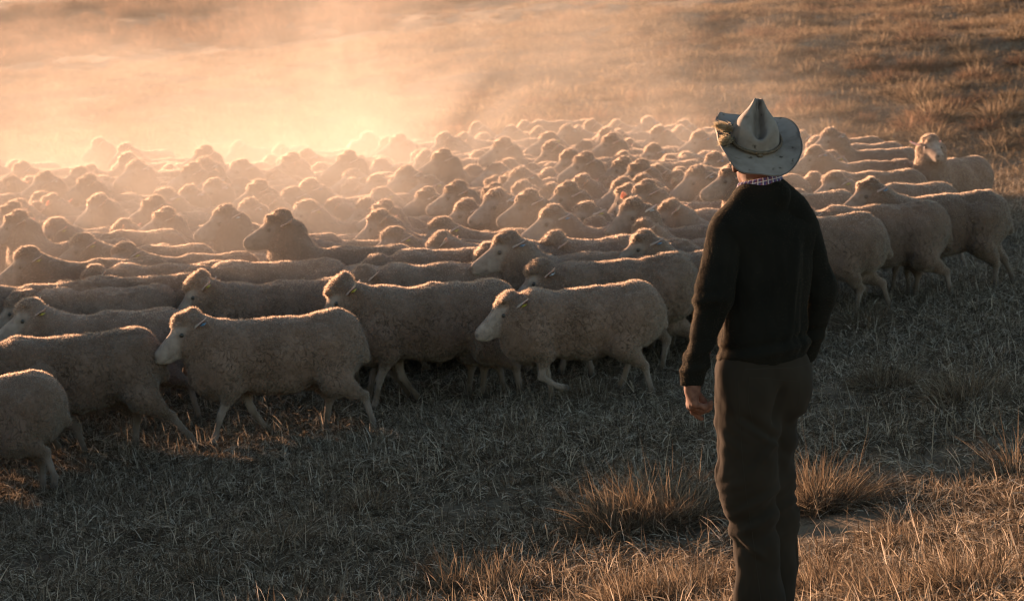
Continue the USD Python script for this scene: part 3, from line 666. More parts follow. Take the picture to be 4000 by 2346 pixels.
# ------------------------------------------------------------------ dry grass
def blades(base, az, length, width, lift, curl, rng, seg=3):
    """Bent tapering blades: base (n,3), compass az, lift = start angle above the ground, curl = how far it bends over (radians)."""
    n = len(base)
    pts, ang, p = [base], lift.copy(), base.copy()
    out = np.stack([np.cos(az), np.sin(az), np.zeros(n)], 1)
    for i in range(seg):
        st = (length / seg)[:, None]
        p = p + st * (out * np.cos(ang)[:, None] + np.array([0, 0, 1.0]) * np.sin(ang)[:, None])
        pts.append(p); ang = ang - curl / seg
    side0 = np.stack([-np.sin(az), np.cos(az), np.zeros(n)], 1)
    tw = rng.uniform(-.9, .9, n)[:, None]
    side = side0 * np.cos(tw) + np.array([0, 0, 1.0]) * np.sin(tw)
    V, F = [], []
    for i, q in enumerate(pts):
        w = (width * (1 - (i / seg) ** 2) * .5)[:, None]
        if i < seg:
            V += [q - side * w, q + side * w]
        else:
            V += [q]
    m = 2 * seg + 1
    V = np.stack(V, 1).reshape(-1, 3)
    o = (np.arange(n) * m)[:, None]
    for i in range(seg - 1):
        a = 2 * i
        F += [o + [a, a + 1, a + 3], o + [a, a + 3, a + 2]]
    F.append(o + [2 * seg - 2, 2 * seg - 1, 2 * seg])
    return V, np.vstack(F)
def litter(rng, R, nflat, nup, wid, scale=1.0, seg=3):
    ms = []
    for n, kind in ((nflat, 0), (nup, 1)):
        r, a = R * np.sqrt(rng.uniform(0, 1, n)), rng.uniform(0, 2 * np.pi, n)
        b = np.stack([r * np.cos(a), r * np.sin(a), np.zeros(n)], 1)
        # blades lie in small swirls, so that tufts and hollows form
        sw = (meshkit.noise(b * 4.0, int(rng.integers(1e6))) * 4 * np.pi + rng.normal(0, .7, n))
        h = meshkit.fbm(b * 5.5, 2, int(rng.integers(1e6)))
        b[:, 2] = (h - .5) * .07 * scale - .004
        if kind == 0:
            ms.append(blades(b, sw, rng.uniform(.035, .135, n) * scale, rng.uniform(.6, 1.3, n) * wid, rng.uniform(-.02, .75, n), rng.uniform(.2, 1.4, n), rng, seg))
        else:
            ms.append(blades(b, sw, rng.uniform(.04, .13, n) * scale * (.5 + h), rng.uniform(.5, 1.0, n) * wid, rng.uniform(.8, 1.5, n), rng.uniform(-.2, 1.5, n), rng, seg))
    return cat(ms)
def clump(rng, R, H, n, wid, lean=0.0, lean_az=0.0, seg=3, stems=0):
    r, a = R * np.sqrt(rng.uniform(0, 1, n)), rng.uniform(0, 2 * np.pi, n)
    b = np.stack([r * np.cos(a), r * np.sin(a), np.full(n, -.015)], 1)
    az = a + rng.normal(0, .8, n)
    lift = np.clip(1.35 - .85 * r / R + rng.normal(0, .28, n), .1, 1.57)
    d = np.stack([np.cos(az) * np.cos(lift) + lean * np.cos(lean_az), np.sin(az) * np.cos(lift) + lean * np.sin(lean_az), np.sin(lift)], 1)
    az, lift = np.arctan2(d[:, 1], d[:, 0]), np.arctan2(d[:, 2], np.hypot(d[:, 0], d[:, 1]))
    ms = [blades(b, az, H * rng.uniform(.45, 1.12, n), wid * rng.uniform(.6, 1.3, n), lift, rng.uniform(.1, 1.0, n) ** 1.3 * 1.7, rng, seg)]
    k = n // 5                                                        # fallen blades round the foot
    a2 = rng.uniform(0, 2 * np.pi, k)
    ms.append(blades(np.stack([R * 1.05 * np.cos(a2), R * 1.05 * np.sin(a2), np.full(k, .0)], 1), a2 + rng.normal(0, .7, k), H * rng.uniform(.3, .7, k), wid * rng.uniform(.6, 1.2, k), rng.uniform(.0, .6, k), rng.uniform(.3, 1.0, k), rng, seg))
    if stems:
        a3 = rng.uniform(0, 2 * np.pi, stems); r3 = R * np.sqrt(rng.uniform(0, .8, stems))
        ms.append(blades(np.stack([r3 * np.cos(a3), r3 * np.sin(a3), np.full(stems, -.01)], 1), a3, H * rng.uniform(1.05, 1.4, stems), np.full(stems, wid * .7), rng.uniform(1.2, 1.55, stems), rng.uniform(0, .3, stems), rng, seg))
    return cat(ms)
def scatter(name, protos, mats, pts, rng, smin_=.85, smax=1.2, label=None, category=None, follow=True, segs=3):
    path = f'/World/{name}'
    pi = UsdGeom.PointInstancer.Define(stage, path)
    for k, (m, mt) in enumerate(zip(protos, mats)):
        p = f'{path}/clump' + (f'_{k:03d}' if k else '')
        obj('clump', m, mt, path, smooth=False, prim=tone(m[0], segs * 2 + 1, k))
        pi.CreatePrototypesRel().AddTarget(p)
    n = len(pts)
    pi.CreateProtoIndicesAttr(Vt.IntArray.FromNumpy(rng.integers(0, len(protos), n).astype(np.int32)))
    e = .25
    gx = (ground(pts[:, 0] + e, pts[:, 1]) - ground(pts[:, 0] - e, pts[:, 1])) / (2 * e)
    gy = (ground(pts[:, 0], pts[:, 1] + e) - ground(pts[:, 0], pts[:, 1] - e)) / (2 * e)
    pos = np.column_stack([pts, ground(pts[:, 0], pts[:, 1])])
    th = rng.uniform(0, 2 * np.pi, n)
    qs = []
    for i in range(n):
        nz = np.array([-gx[i], -gy[i], 1.0]) if follow else np.array([0, 0, 1.0])
        r = Gf.Rotation(Gf.Vec3d(0, 0, 1), math.degrees(th[i])) * Gf.Rotation(Gf.Vec3d(0, 0, 1), Gf.Vec3d(*map(float, nz)))
        q = r.GetQuat()
        qs.append(Gf.Quath(float(q.GetReal()), *[float(x) for x in q.GetImaginary()]))
    pi.CreateOrientationsAttr(Vt.QuathArray(qs))
    pi.CreatePositionsAttr(Vt.Vec3fArray.FromNumpy(pos.astype(np.float32)))
    s = rng.uniform(smin_, smax, (n, 1)) * np.ones((1, 3))
    pi.CreateScalesAttr(Vt.Vec3fArray.FromNumpy(s.astype(np.float32)))
    tag(pi.GetPrim(), label, category, kind='stuff')
def jitter_grid(y0, y1, step, rng, margin=1.0, k=.235):
    out, y = [], y0
    while y < y1:
        half = k * y + margin
        xs = np.arange(-half, half, step)
        out.append(np.stack([xs + rng.uniform(-.5, .5, len(xs)) * step, y + rng.uniform(-.5, .5, len(xs)) * step], 1))
        y += step
    return np.vstack(out)

rng = np.random.default_rng(77)
near = jitter_grid(6.6, 20.5, .40, rng)
worn = meshkit.fbm(np.column_stack([near * .9, np.zeros(len(near))]), 3, 31)
near = near[(worn > .45) | (rng.uniform(size=len(near)) < .30) | (np.hypot(near[:, 0] - 1.15, near[:, 1] - 8.9) < 1.3)]                # trampled bare patches between
scatter('dry_grass', [litter(rng, .55, 1250, 170, .0054) for _ in range(5)], [M['straw']] * 5, near, rng, label='trampled dry straw coloured grass covering the foreground', category='grass')
mid = jitter_grid(20.5, 34, .8, rng)
scatter('trampled_grass', [litter(rng, .9, 900, 160, .006, 1.1, 2) for _ in range(3)], [M['straw']] * 3, mid, rng, label='short dry grass under and behind the flock', category='grass', segs=2)
farp = jitter_grid(34, 85, 1.25, rng)
scatter('pasture_grass', [litter(rng, 1.3, 420, 150, .012, 1.5, 2) for _ in range(3)], [M['tussock']] * 3, farp, rng, label='dry pasture grass on the hillside behind the flock', category='grass', segs=2)
# small tufts all over the foreground
tuft_pts = jitter_grid(7.2, 19, .8, rng)
tuft_pts = tuft_pts[rng.uniform(size=len(tuft_pts)) < .5]
scatter('grass_tufts', [clump(rng, .08, .15, 110, .0034, .1, rng.uniform(0, 6)) for _ in range(3)] + [clump(rng, .05, .12, 60, .0032, stems=3)], [M['straw']] * 3 + [M['tussock']], tuft_pts, rng, .7, 1.3, label='small upright tufts of dry grass in the foreground', category='grass')

# single tussocks of the foreground: base pixel, radius, height, blades, lean, label
LEAN = .25
FORE = [
    (2440, 2085, .18, .34, 1100, .25, 0, 'sunlit reddish grass tussock left of the man\'s knees'),
    (2640, 2040, .26, .35, 1500, .35, 0, 'long sunlit grass tussock touching the man\'s trousers on the left'),
    (3235, 1985, .17, .34, 1300, .45, .3, 'sunlit grass tussock leaning right beside the man\'s right leg'),
    (1830, 2300, .17, .22, 1000, .18, .2, 'shaded grass tussock at the bottom middle with pink lit tips'),
    (2010, 2310, .15, .20, 600, .25, 0, 'low shaded tussock joined to the right of the pink tipped one'),
    (2520, 2346, .20, .19, 900, .15, 0, 'sunlit stubble tussock at the bottom edge left of the man\'s feet'),
    (2730, 2330, .20, .22, 900, .15, .4, 'sunlit stubble tussock at the bottom edge against the man\'s shin'),
    (3250, 2300, .20, .20, 800, .2, .2, 'sunlit stubble tussock at the bottom edge right of the man\'s shin'),
    (3560, 2320, .22, .17, 800, .2, .2, 'sunlit low tussock at the bottom edge, second right of the man'),
    (3850, 2290, .20, .20, 800, .2, .2, 'sunlit low tussock in the bottom right corner'),
    (3480, 1505, .22, .22, 800, .1, 1, 'shaded bluish tussock right of the man\'s hip'),
    (3790, 1560, .22, .30, 700, .05, 0, 'tall shaded grass clump near the right edge at hip height'),
    (3400, 1270, .20, .25, 700, .05, 0, 'shaded grass clump in front of the half hidden sheep'),
    (3560, 2120, .18, .12, 500, .1, 0, 'low trampled tussock between the leaning one and the right edge'),
    (1480, 1985, .15, .20, 500, .1, 0, 'shaded tussock in the middle of the foreground with bent pale blades'),
    (1150, 2110, .18, .16, 500, .1, 0, 'shaded flattened tussock with looped blades left of the foreground middle'),
    (840, 2240, .22, .15, 500, .1, 0, 'shaded flattened tussock near the bottom left'),
    (480, 1950, .16, .15, 450, .1, 0, 'dark tussock below the hind hooves at the left'),
    (2080, 1690, .15, .15, 450, .1, 0, 'pale shaded tussock below the trotting sheep'),
    (3965, 1860, .07, .36, 120, .02, 0, 'tall thin sunlit grass stalks at the right edge'),
    (2290, 1560, .15, .20, 400, .1, 0, 'grass clump at the trotting sheep\'s hind hoof'),
]
for px, py, R, H, n, ln, la, lab in FORE:
    p = place(px, py, 0)
    t = xf(numbered('/World/grass_tussock'), (p[0], p[1], p[2] - .01))
    tag(t, lab, 'grass tussock', 'grass tussocks of the foreground')
    cl = clump(rng, R, H, int(n * 1.25), .0052, ln, la, stems=n // 150)
    obj('blades', cl, M['tussock'], str(t.GetPath()), smooth=False, prim=tone(cl[0], 7))

for px, py, H, az, cv, lab in ((2590, 1880, .40, .6, .25, 'lone tall grass stalk left of the man\'s hanging hand'), (660, 2060, .26, 2.6, .2, 'thin bent grass stalk standing alone at the lower left'), (3385, 1690, .16, .9, .35, 'short pale stalk leaning right of the man\'s thigh'),
                             (1835, 1600, .12, 2.0, .3, 'single short stalk under the trotting sheep\'s belly'), (3640, 1790, .30, 1.2, .3, 'tall bent grass stalk at the right, in front of the shade'), (1400, 2230, .20, 1.9, .5, 'single arched stalk in the shaded foreground, left of the pink tipped tussock')):
    p = place(px, py, 0)
    t = xf(numbered('/World/grass_stalk'), (p[0], p[1], p[2] - .01))
    tag(t, lab, 'grass stalk', 'single grass stalks')
    k = 3
    st = blades(np.zeros((k, 3)) + np.array([[0, 0, 0], [.012, .004, 0], [-.01, .006, 0]]), np.array([az, az + 1.2, az - 1.4]), np.array([H, H * .45, H * .35]), np.array([.006, .006, .006]), np.array([1.45, 1.1, .9]), np.array([cv, .9, 1.1]), np.random.default_rng(int(px)), 6)
    obj('stem', st, M['straw'], str(t.GetPath()), smooth=False, prim={'rnd': ('f', np.full(len(st[0]), .8))})

# tussocks of the hillside behind: 260 that can be told apart, the rest as one mass
hill = []
for k in range(4):
    p = f'/World/hill_tussock_kind_{k + 1:03d}'
    c = stage.CreateClassPrim(p); c.SetTypeName('Xform')
    cl = clump(rng, .26, .40, 420, .011, .12, .3, 2)
    obj('blades', cl, M['tussock' if k < 3 else 'brush'], p, smooth=False, prim=tone(cl[0], 5))
    hill.append(p)
cand = jitter_grid(35.5, 88, 1.3, rng, 0.0, .222)
cand = cand[rng.permutation(len(cand))]
w = meshkit.fbm(np.column_stack([cand * .09, np.zeros(len(cand))]), 3, 21)
cand = cand[w > .40]
solo, rest = cand[:250], cand[250:]
solo = np.vstack([[place(3655, 470, 0)[:2], place(3525, 490, 0)[:2], place(3270, 445, 0)[:2], place(3310, 435, 0)[:2], place(3960, 440, 0)[:2], place(3640, 275, 0)[:2], place(3545, 275, 0)[:2]], solo])
for i, (x, y) in enumerate(solo):
    s = (1.5, .7, .8, .8, 1.4, 1.0, .9)[i] if i < 7 else float(rng.uniform(.6, 1.5))
    t = copy_of(hill[int(rng.integers(0, 4))], 'hill_tussock', (x, y, float(ground(x, y)) - .03), float(rng.uniform(-40, 40)), s)
    d = ray(0, 0); px = 2000 + FPX * x / y
    col = ('far left' if px < 700 else 'a quarter in from the left' if px < 1300 else 'left of the middle' if px < 1800 else 'near the middle' if px < 2300 else
           'left of the hat' if px < 2700 else 'straight above the man' if px < 3150 else 'between hat and lone sheep' if px < 3550 else 'above the lone sheep' if px < 3800 else 'near the right edge')
    lab = 'big round tussock on the hillside right above the lone far right sheep' if i == 0 else \
        f"{'small' if s < .85 else 'middling' if s < 1.2 else 'large'} brown tussock, {'foot of' if y < 46 else 'low on' if y < 60 else 'half way up'} the hillside, {col}"
    tag(t, lab, 'grass tussock', 'tussocks on the hillside')
scatter('far_tussocks', [clump(rng, .26, .36, 260, .013, .12, .3, 2) for _ in range(3)], [M['tussock'], M['tussock'], M['brush']], np.vstack([rest, jitter_grid(88, 135, 2.2, rng, 0, .225)]), rng, .5, 1.3,
        label='countless tussocks on the far hillside', category='grass', segs=2, follow=False)
bp = jitter_grid(92, 150, 2.6, rng, 2, .225)
bp = bp[meshkit.fbm(np.column_stack([bp * .07, np.zeros(len(bp))]), 3, 4) > .47]
scatter('hill_brush', [clump(rng, .55, .95, 420, .022, .05, 0, 2) for _ in range(3)], [M['brush']] * 3, bp, rng, .6, 1.4, label='reddish brown brush along the top of the picture', category='brush', segs=2, follow=False)
# ------------------------------------------------------------------ the man (local frame: x to the picture's right, y away, z up; feet on z = 0)
MX, MY = .82, 7.87
man = xf('/World/person', (MX, MY, float(ground(MX, MY))))
tag(man, 'man in dark jumper and brown trousers seen from behind, watching the flock', 'person')
MP = '/World/person'
YAW = rot([0, 0, 1], 30)                    # columns: his right, his front, up
BR = YAW.T
M['skin'] = mat('skin', {
    'tc': ('texture_coordinate', {}), 'n': ('noise_texture', {'scale': 60.0, 'detail': 4.0}), 'r': ('rgb_ramp', {'ramp': [(.35, (.095, .042, .029)), (.65, (.155, .075, .053))]}),
    'bp': ('bump', {'strength': .35, 'distance': .002}), 'p': ('principled_bsdf', {'roughness': .8, 'specular_ior_level': .12})},
    [('tc.object', 'n.vector'), ('n.fac', 'r.fac'), ('r.color', 'p.base_color'), ('n.fac', 'bp.height'), ('bp.normal', 'p.normal')])
M['jumper'] = mat('jumper', {
    'tc': ('texture_coordinate', {}), 'n': ('noise_texture', {'scale': 7.0, 'detail': 4.0}), 'n2': ('noise_texture', {'scale': 420.0, 'detail': 2.0}),
    'r': ('rgb_ramp', {'ramp': [(.3, (.007, .007, .006)), (.7, (.013, .012, .010))]}), 'bp': ('bump', {'strength': .6, 'distance': .0015}),
    'p': ('principled_bsdf', {'roughness': 1.0, 'specular_ior_level': .03, 'sheen_weight': .04, 'sheen_roughness': .35, 'sheen_tint': (.9, .8, .65)})},
    [('tc.object', 'n.vector'), ('tc.object', 'n2.vector'), ('n.fac', 'r.fac'), ('r.color', 'p.base_color'), ('n2.fac', 'bp.height'), ('bp.normal', 'p.normal')])
M['trousers'] = mat('trousers', {
    'tc': ('texture_coordinate', {}), 'n': ('noise_texture', {'scale': 6.0, 'detail': 5.0}), 'n2': ('noise_texture', {'scale': 600.0, 'detail': 2.0}),
    'r': ('rgb_ramp', {'ramp': [(.3, (.015, .0115, .0085)), (.7, (.026, .0205, .0155))]}), 'bp': ('bump', {'strength': .4, 'distance': .001}),
    'p': ('principled_bsdf', {'roughness': .95, 'specular_ior_level': .05, 'sheen_weight': .02})},
    [('tc.object', 'n.vector'), ('tc.object', 'n2.vector'), ('n.fac', 'r.fac'), ('r.color', 'p.base_color'), ('n2.fac', 'bp.height'), ('bp.normal', 'p.normal')])
M['seam'] = plain('seam', (.028, .023, .018), .9, .1)
M['felt'] = mat('felt', {
    'tc': ('texture_coordinate', {}), 'n': ('noise_texture', {'scale': 14.0, 'detail': 6.0, 'roughness': .65}), 'n2': ('noise_texture', {'scale': 38.0, 'detail': 4.0}), 'n3': ('noise_texture', {'scale': 300.0, 'detail': 3.0}),
    'r': ('rgb_ramp', {'ramp': [(.3, (.122, .100, .085)), (.55, (.188, .160, .140)), (.8, (.222, .195, .174))]}),
    'st': ('rgb_ramp', {'ramp': [(.27, (.10, .075, .06)), (.34, (.8, .78, .75)), (.4, (1, 1, 1))]}), 'mx': ('mix_color', {'blend_type': 'multiply', 'fac': .85}),
    'bp': ('bump', {'strength': .3, 'distance': .002}), 'p': ('principled_bsdf', {'roughness': .78, 'specular_ior_level': .25})},
    [('tc.object', 'n.vector'), ('tc.object', 'n2.vector'), ('tc.object', 'n3.vector'), ('n.fac', 'r.fac'), ('r.color', 'mx.a'), ('n2.fac', 'st.fac'), ('st.color', 'mx.b'), ('mx.result', 'p.base_color'),
     ('n3.fac', 'bp.height'), ('bp.normal', 'p.normal')])
def stripes(src, period, width, off=0.0):
    """Nodes of one set of stripes across a coordinate."""
    k = f'{src}{int(period * 1e4)}{int(off * 1e4)}'
    return k, {k + 'a': ('math', {'math_type': 'multiply_add', 'value2': 1 / period, 'value3': off}), k + 'f': ('math', {'math_type': 'fraction'}), k + 'l': ('math', {'math_type': 'less_than', 'value2': width})}, \
        [(f'uv.{src}', k + 'a.value1'), (k + 'a.value', k + 'f.value1'), (k + 'f.value', k + 'l.value1')]
_n, _l = {'at': ('attribute', {'attribute': 'weave'}), 'uv': ('separate_xyz', {})}, [('at.vector', 'uv.vector')]
_prev = None
for i, (src, per, wd, off, col, fac) in enumerate([('x', .017, .48, 0, (.05, .055, .16), .85), ('y', .017, .48, .2, (.05, .055, .16), .6), ('x', .017, .20, .18, (.42, .41, .44), .9), ('y', .017, .20, .42, (.42, .41, .44), .9), ('x', .017, .08, .3, (.02, .02, .05), 1)]):
    k, nn, ll = stripes(src, per, wd, off); _n.update(nn); _l += ll
    _n[f'm{i}'] = ('mix_color', {'b': col} if _prev else {'a': (.20, .06, .07), 'b': col})
    _n[f'w{i}'] = ('math', {'math_type': 'multiply', 'value2': fac}); _l += [(k + 'l.value', f'w{i}.value1'), (f'w{i}.value', f'm{i}.fac')]
    if _prev:
        _l.append((f'{_prev}.result', f'm{i}.a'))
    _prev = f'm{i}'
_n['p'] = ('principled_bsdf', {'roughness': .9, 'specular_ior_level': .1}); _l.append((f'{_prev}.result', 'p.base_color'))
M['plaid'] = mat('plaid', _n, _l)

sc = lambda p, z: ((p - 2985) / 1200, (2588 - z) / 1200)
# jumper
J = [EL((0, 0, 1.03), (.158, .118, .15), BR, k=.06), EL((0, .0, 1.18), (.160, .112, .20), BR, k=.06), EL((-.002, .0, 1.32), (.172, .110, .165), BR, k=.06),
     RC((-.108, -.064, 1.400), (.112, .066, 1.41), .070, .070, k=.06), RC((-.040, -.002, 1.508), (-.10, -.060, 1.42), .056, .060, k=.05), RC((-.040, -.040, 1.508), (.036, -.036, 1.520), .047, .047, k=.05), RC((.020, .006, 1.522), (.088, .046, 1.472), .055, .054, k=.05), RC((.020, .004, 1.508), (.100, .055, 1.432), .056, .060, k=.06),
     RC((-.120, -.070, 1.395), (-.170, -.125, 1.198), .070, .057, k=.035), RC((-.170, -.125, 1.198), (-.234, -.100, .935), .057, .037, k=.03), RC((-.232, -.100, .975), (-.237, -.100, .915), .042, .039, k=.015),
     RC((.126, .074, 1.40), (.198, .120, 1.205), .068, .052, k=.035), RC((.200, .120, 1.205), (.160, .165, .99), .052, .038, k=.03)]
jv, jf = solid(J, .0085, cut=[('plane', np.array([0, 0, .970]), np.array([.16, 0, -1.0]) / math.hypot(.16, 1)), EL((-.238, -.100, .868), (.06, .06, .036))] if False else
               [('plane', np.array([0, 0, .905]), np.array([0, 0, -1.0]))])
# the hem of the trunk sits higher than the cuffs: cut the trunk alone
trunk, rest = solid(J[:6], .0085, cut=[('plane', np.array([0, 0, .968]), np.array([.16, 0, -1.0]) / math.hypot(.16, 1))]), solid(J[6:], .0085, cut=[('plane', np.array([0, 0, .905]), np.array([0, 0, -1.0]))])
def join(parts):
    import manifold3d as m3
    try:
        ms = [m3.Manifold(m3.Mesh(np.asarray(v, np.float32), np.asarray(f, np.uint32))) for v, f in parts]
        if any(m.status() != m3.Error.NoError or m.is_empty() for m in ms):
            return None
        u = ms[0]
        for m in ms[1:]:
            u = u + m
        k = u.to_mesh()
        return np.array(k.vert_properties[:, :3], float), np.array(k.tri_verts, int)
    except Exception:
        return None
both = join([trunk, rest])
jv, jf = both if both is not None else cat([trunk, rest])
w = trimesh.Trimesh(jv, jf, process=True); jv, jf = np.array(w.vertices), np.array(w.faces)
jv = relax(jv, jf, 3)
n = normals(jv, jf)
hem = jv[:, 2] - .968 - .16 * jv[:, 0]
trk = sm(np.abs(jv[:, 0] - .16 * 0), .24, .17)
fold = (meshkit.fbm(jv * np.array([17, 17, 4.5]), 3, 2) - .5) * .030 * sm(jv[:, 2], 1.5, 1.25)
fold += np.exp(-((hem - .045) / .016) ** 2) * .010 * trk - np.exp(-((hem - .075) / .012) ** 2) * .008 * trk
for zz, a in ((.965, .006), (.99, -.004), (1.02, .005), (1.06, -.003), (1.185, .005), (1.215, -.005), (1.16, -.003)):           # rucked sleeve
    fold += a * np.exp(-((jv[:, 2] - zz - .15 * (jv[:, 0] + .2)) / .011) ** 2) * sm(jv[:, 0], -.12, -.17)
for x0, x1, a in ((.105, .075, .007), (.135, .120, -.008), (.05, .065, .004)):                                                  # long hanging folds at the right of the back
    fold += a * np.exp(-((jv[:, 0] - (x0 + (x1 - x0) * (1.4 - jv[:, 2]) / .4)) / .010) ** 2) * sm(jv[:, 2], 1.42, 1.32) * sm(jv[:, 2], .98, 1.05) * (jv[:, 1] < .03)
fold += -.007 * np.exp(-((jv[:, 0] + .115 + (1.40 - jv[:, 2]) * .12) / .012) ** 2) * sm(jv[:, 2], 1.43, 1.36) * (jv[:, 1] < 0)   # crease between arm and back
jv = jv + n * fold[:, None]
jp = obj('jumper', (jv, jf), M['jumper'], MP)
fz = fuzz(jv, jf, 60000, .0042, .0010, np.random.default_rng(3), droop=.1)
obj('wool_nap', fz, M['knit_fuzz'], str(jp.GetPath()), smooth=False, prim=tone(fz[0], 3))
# trousers
Q = [EL((0, 0, .935), (.173, .116, .14), BR, k=.05), EL((-.052, -.062, .875), (.088, .075, .105), BR, k=.04), EL((.078, .002, .875), (.085, .075, .105), BR, k=.04),
     RC((-.05, -.03, .86), (-.055, -.035, .60), .106, .096, k=.03), RC((-.055, -.035, .60), (-.038, -.042, .475), .096, .076, k=.03), RC((-.038, -.042, .475), (-.022, -.055, .36), .076, .073, k=.03),
     RC((-.022, -.055, .36), (-.012, -.06, .20), .073, .077, k=.03), RC((-.012, -.06, .20), (-.002, -.06, .06), .077, .078, k=.03),
     RC((.03, .06, .86), (.022, .075, .57), .100, .088, k=.016), RC((.022, .075, .57), (.044, .08, .44), .088, .080, k=.03), RC((.044, .08, .44), (.048, .075, .30), .080, .077, k=.03), RC((.048, .075, .30), (.036, .07, .06), .077, .075, k=.016)]
tv, tf = solid(Q, .0085, cut=[('plane', np.array([0, 0, 1.02]), np.array([0, 0, 1.0])), ('plane', np.array([0, 0, .035]), np.array([0, 0, -1.0]))])
tv = relax(tv, tf, 2)
n = normals(tv, tf)
leg = np.where(tv[:, 1] - .4 * tv[:, 0] < .012, 0, 1)
fold = (meshkit.fbm(tv * np.array([11, 11, 6.0]) + leg[:, None] * 9, 3, 5) - .5) * .022
knee = np.exp(-((tv[:, 2] - .50) / .11) ** 2)
fold += (meshkit.fbm((tv @ rot([0, 1, 0], 24).T) * np.array([5, 5, 26.0]) + leg[:, None] * 5, 2, 8) - .5) * .040 * knee
fold += (meshkit.fbm((tv @ rot([0, 1, 0], -35).T) * np.array([4, 4, 20.0]), 2, 12) - .5) * .034 * np.exp(-((tv[:, 2] - .74) / .10) ** 2)
fold += -.016 * np.exp(-((tv[:, 0] - .045 - (tv[:, 2] - .86) * .25) / .012) ** 2) * sm(tv[:, 2], .76, .80) * sm(tv[:, 2], .93, .88) * (tv[:, 1] < .02)
for a in ((-.10, .80, .05, .70), (-.06, .62, .03, .73), (-.09, .50, .03, .56), (-.07, .44, .03, .49), (.0, .35, -.09, .42)):                        # single drag lines
    d0, d1 = np.array([a[0], a[1]]), np.array([a[2], a[3]]); ux = (d1 - d0) / np.linalg.norm(d1 - d0)
    r = tv[:, [0, 2]] - d0; al = r @ ux; ac = r @ np.array([-ux[1], ux[0]])
    fold += (.009 * np.exp(-(ac / .011) ** 2) - .007 * np.exp(-((ac - .02) / .012) ** 2)) * sm(al, -.02, .03) * sm(al, np.linalg.norm(d1 - d0) + .02, np.linalg.norm(d1 - d0) - .03) * (tv[:, 1] < 0)
tv = tv + n * fold[:, None]
tp = obj('trousers', (tv, tf), M['trousers'], MP)
fz = fuzz(tv, tf, 11000, .0026, .0008, np.random.default_rng(4), droop=.1)
obj('cloth_nap', fz, M['cloth_fuzz'], str(tp.GetPath()), smooth=False, prim=tone(fz[0], 3))
tm = trimesh.Trimesh(tv, tf, process=False)
def on_cloth(pts, name, r=.0010, back=.0001):
    """A stitched line laid on the trousers where the photograph shows it: polyline of pixels."""
    p = np.array([sc(*q) for q in pts]); t = np.linspace(0, len(p) - 1, len(p) * 8)
    p = np.stack([np.interp(t, np.arange(len(p)), p[:, k]) for k in (0, 1)], 1)
    loc, ri, _ = tm.ray.intersects_location(np.column_stack([p[:, 0], np.full(len(p), -1.0), p[:, 1]]), np.tile([0, 1.0, 0], (len(p), 1)), multiple_hits=False)
    o = loc[np.argsort(ri)] - [0, back, 0]
    if len(o) > 2:
        import sys
        ring = []
        tan = np.gradient(o, axis=0); tan /= np.linalg.norm(tan, axis=1, keepdims=True)
        a = np.cross(tan, [0, 1.0, 0]); a /= np.linalg.norm(a, axis=1, keepdims=True); b = np.cross(tan, a)
        th = np.arange(6) * np.pi / 3
        v = o[:, None] + r * (np.cos(th)[None, :, None] * a[:, None] + np.sin(th)[None, :, None] * b[:, None])
        i, j = np.meshgrid(np.arange(len(o) - 1), np.arange(6), indexing='ij')
        f = np.stack([i * 6 + j, i * 6 + (j + 1) % 6, (i + 1) * 6 + (j + 1) % 6, (i + 1) * 6 + j], -1).reshape(-1, 4)
        obj(name, (v.reshape(-1, 3), f), M['seam'], str(tp.GetPath()))
on_cloth([(2872, 1475), (2880, 1600), (2890, 1750), (2905, 1900), (2930, 2050), (2950, 2200), (2968, 2345), (2975, 2450)], 'side_seam')
on_cloth([(2915, 1462), (2990, 1468), (3060, 1480), (3118, 1484)], 'pocket_edge')
on_cloth([(3118, 1484), (3122, 1560), (3105, 1600)], 'pocket_edge')
on_cloth([(2915, 1462), (2912, 1560), (2935, 1650)], 'pocket_edge')
on_cloth([(2900, 1432), (3000, 1430), (3090, 1432), (3165, 1425)], 'waistband_seam', .0016)
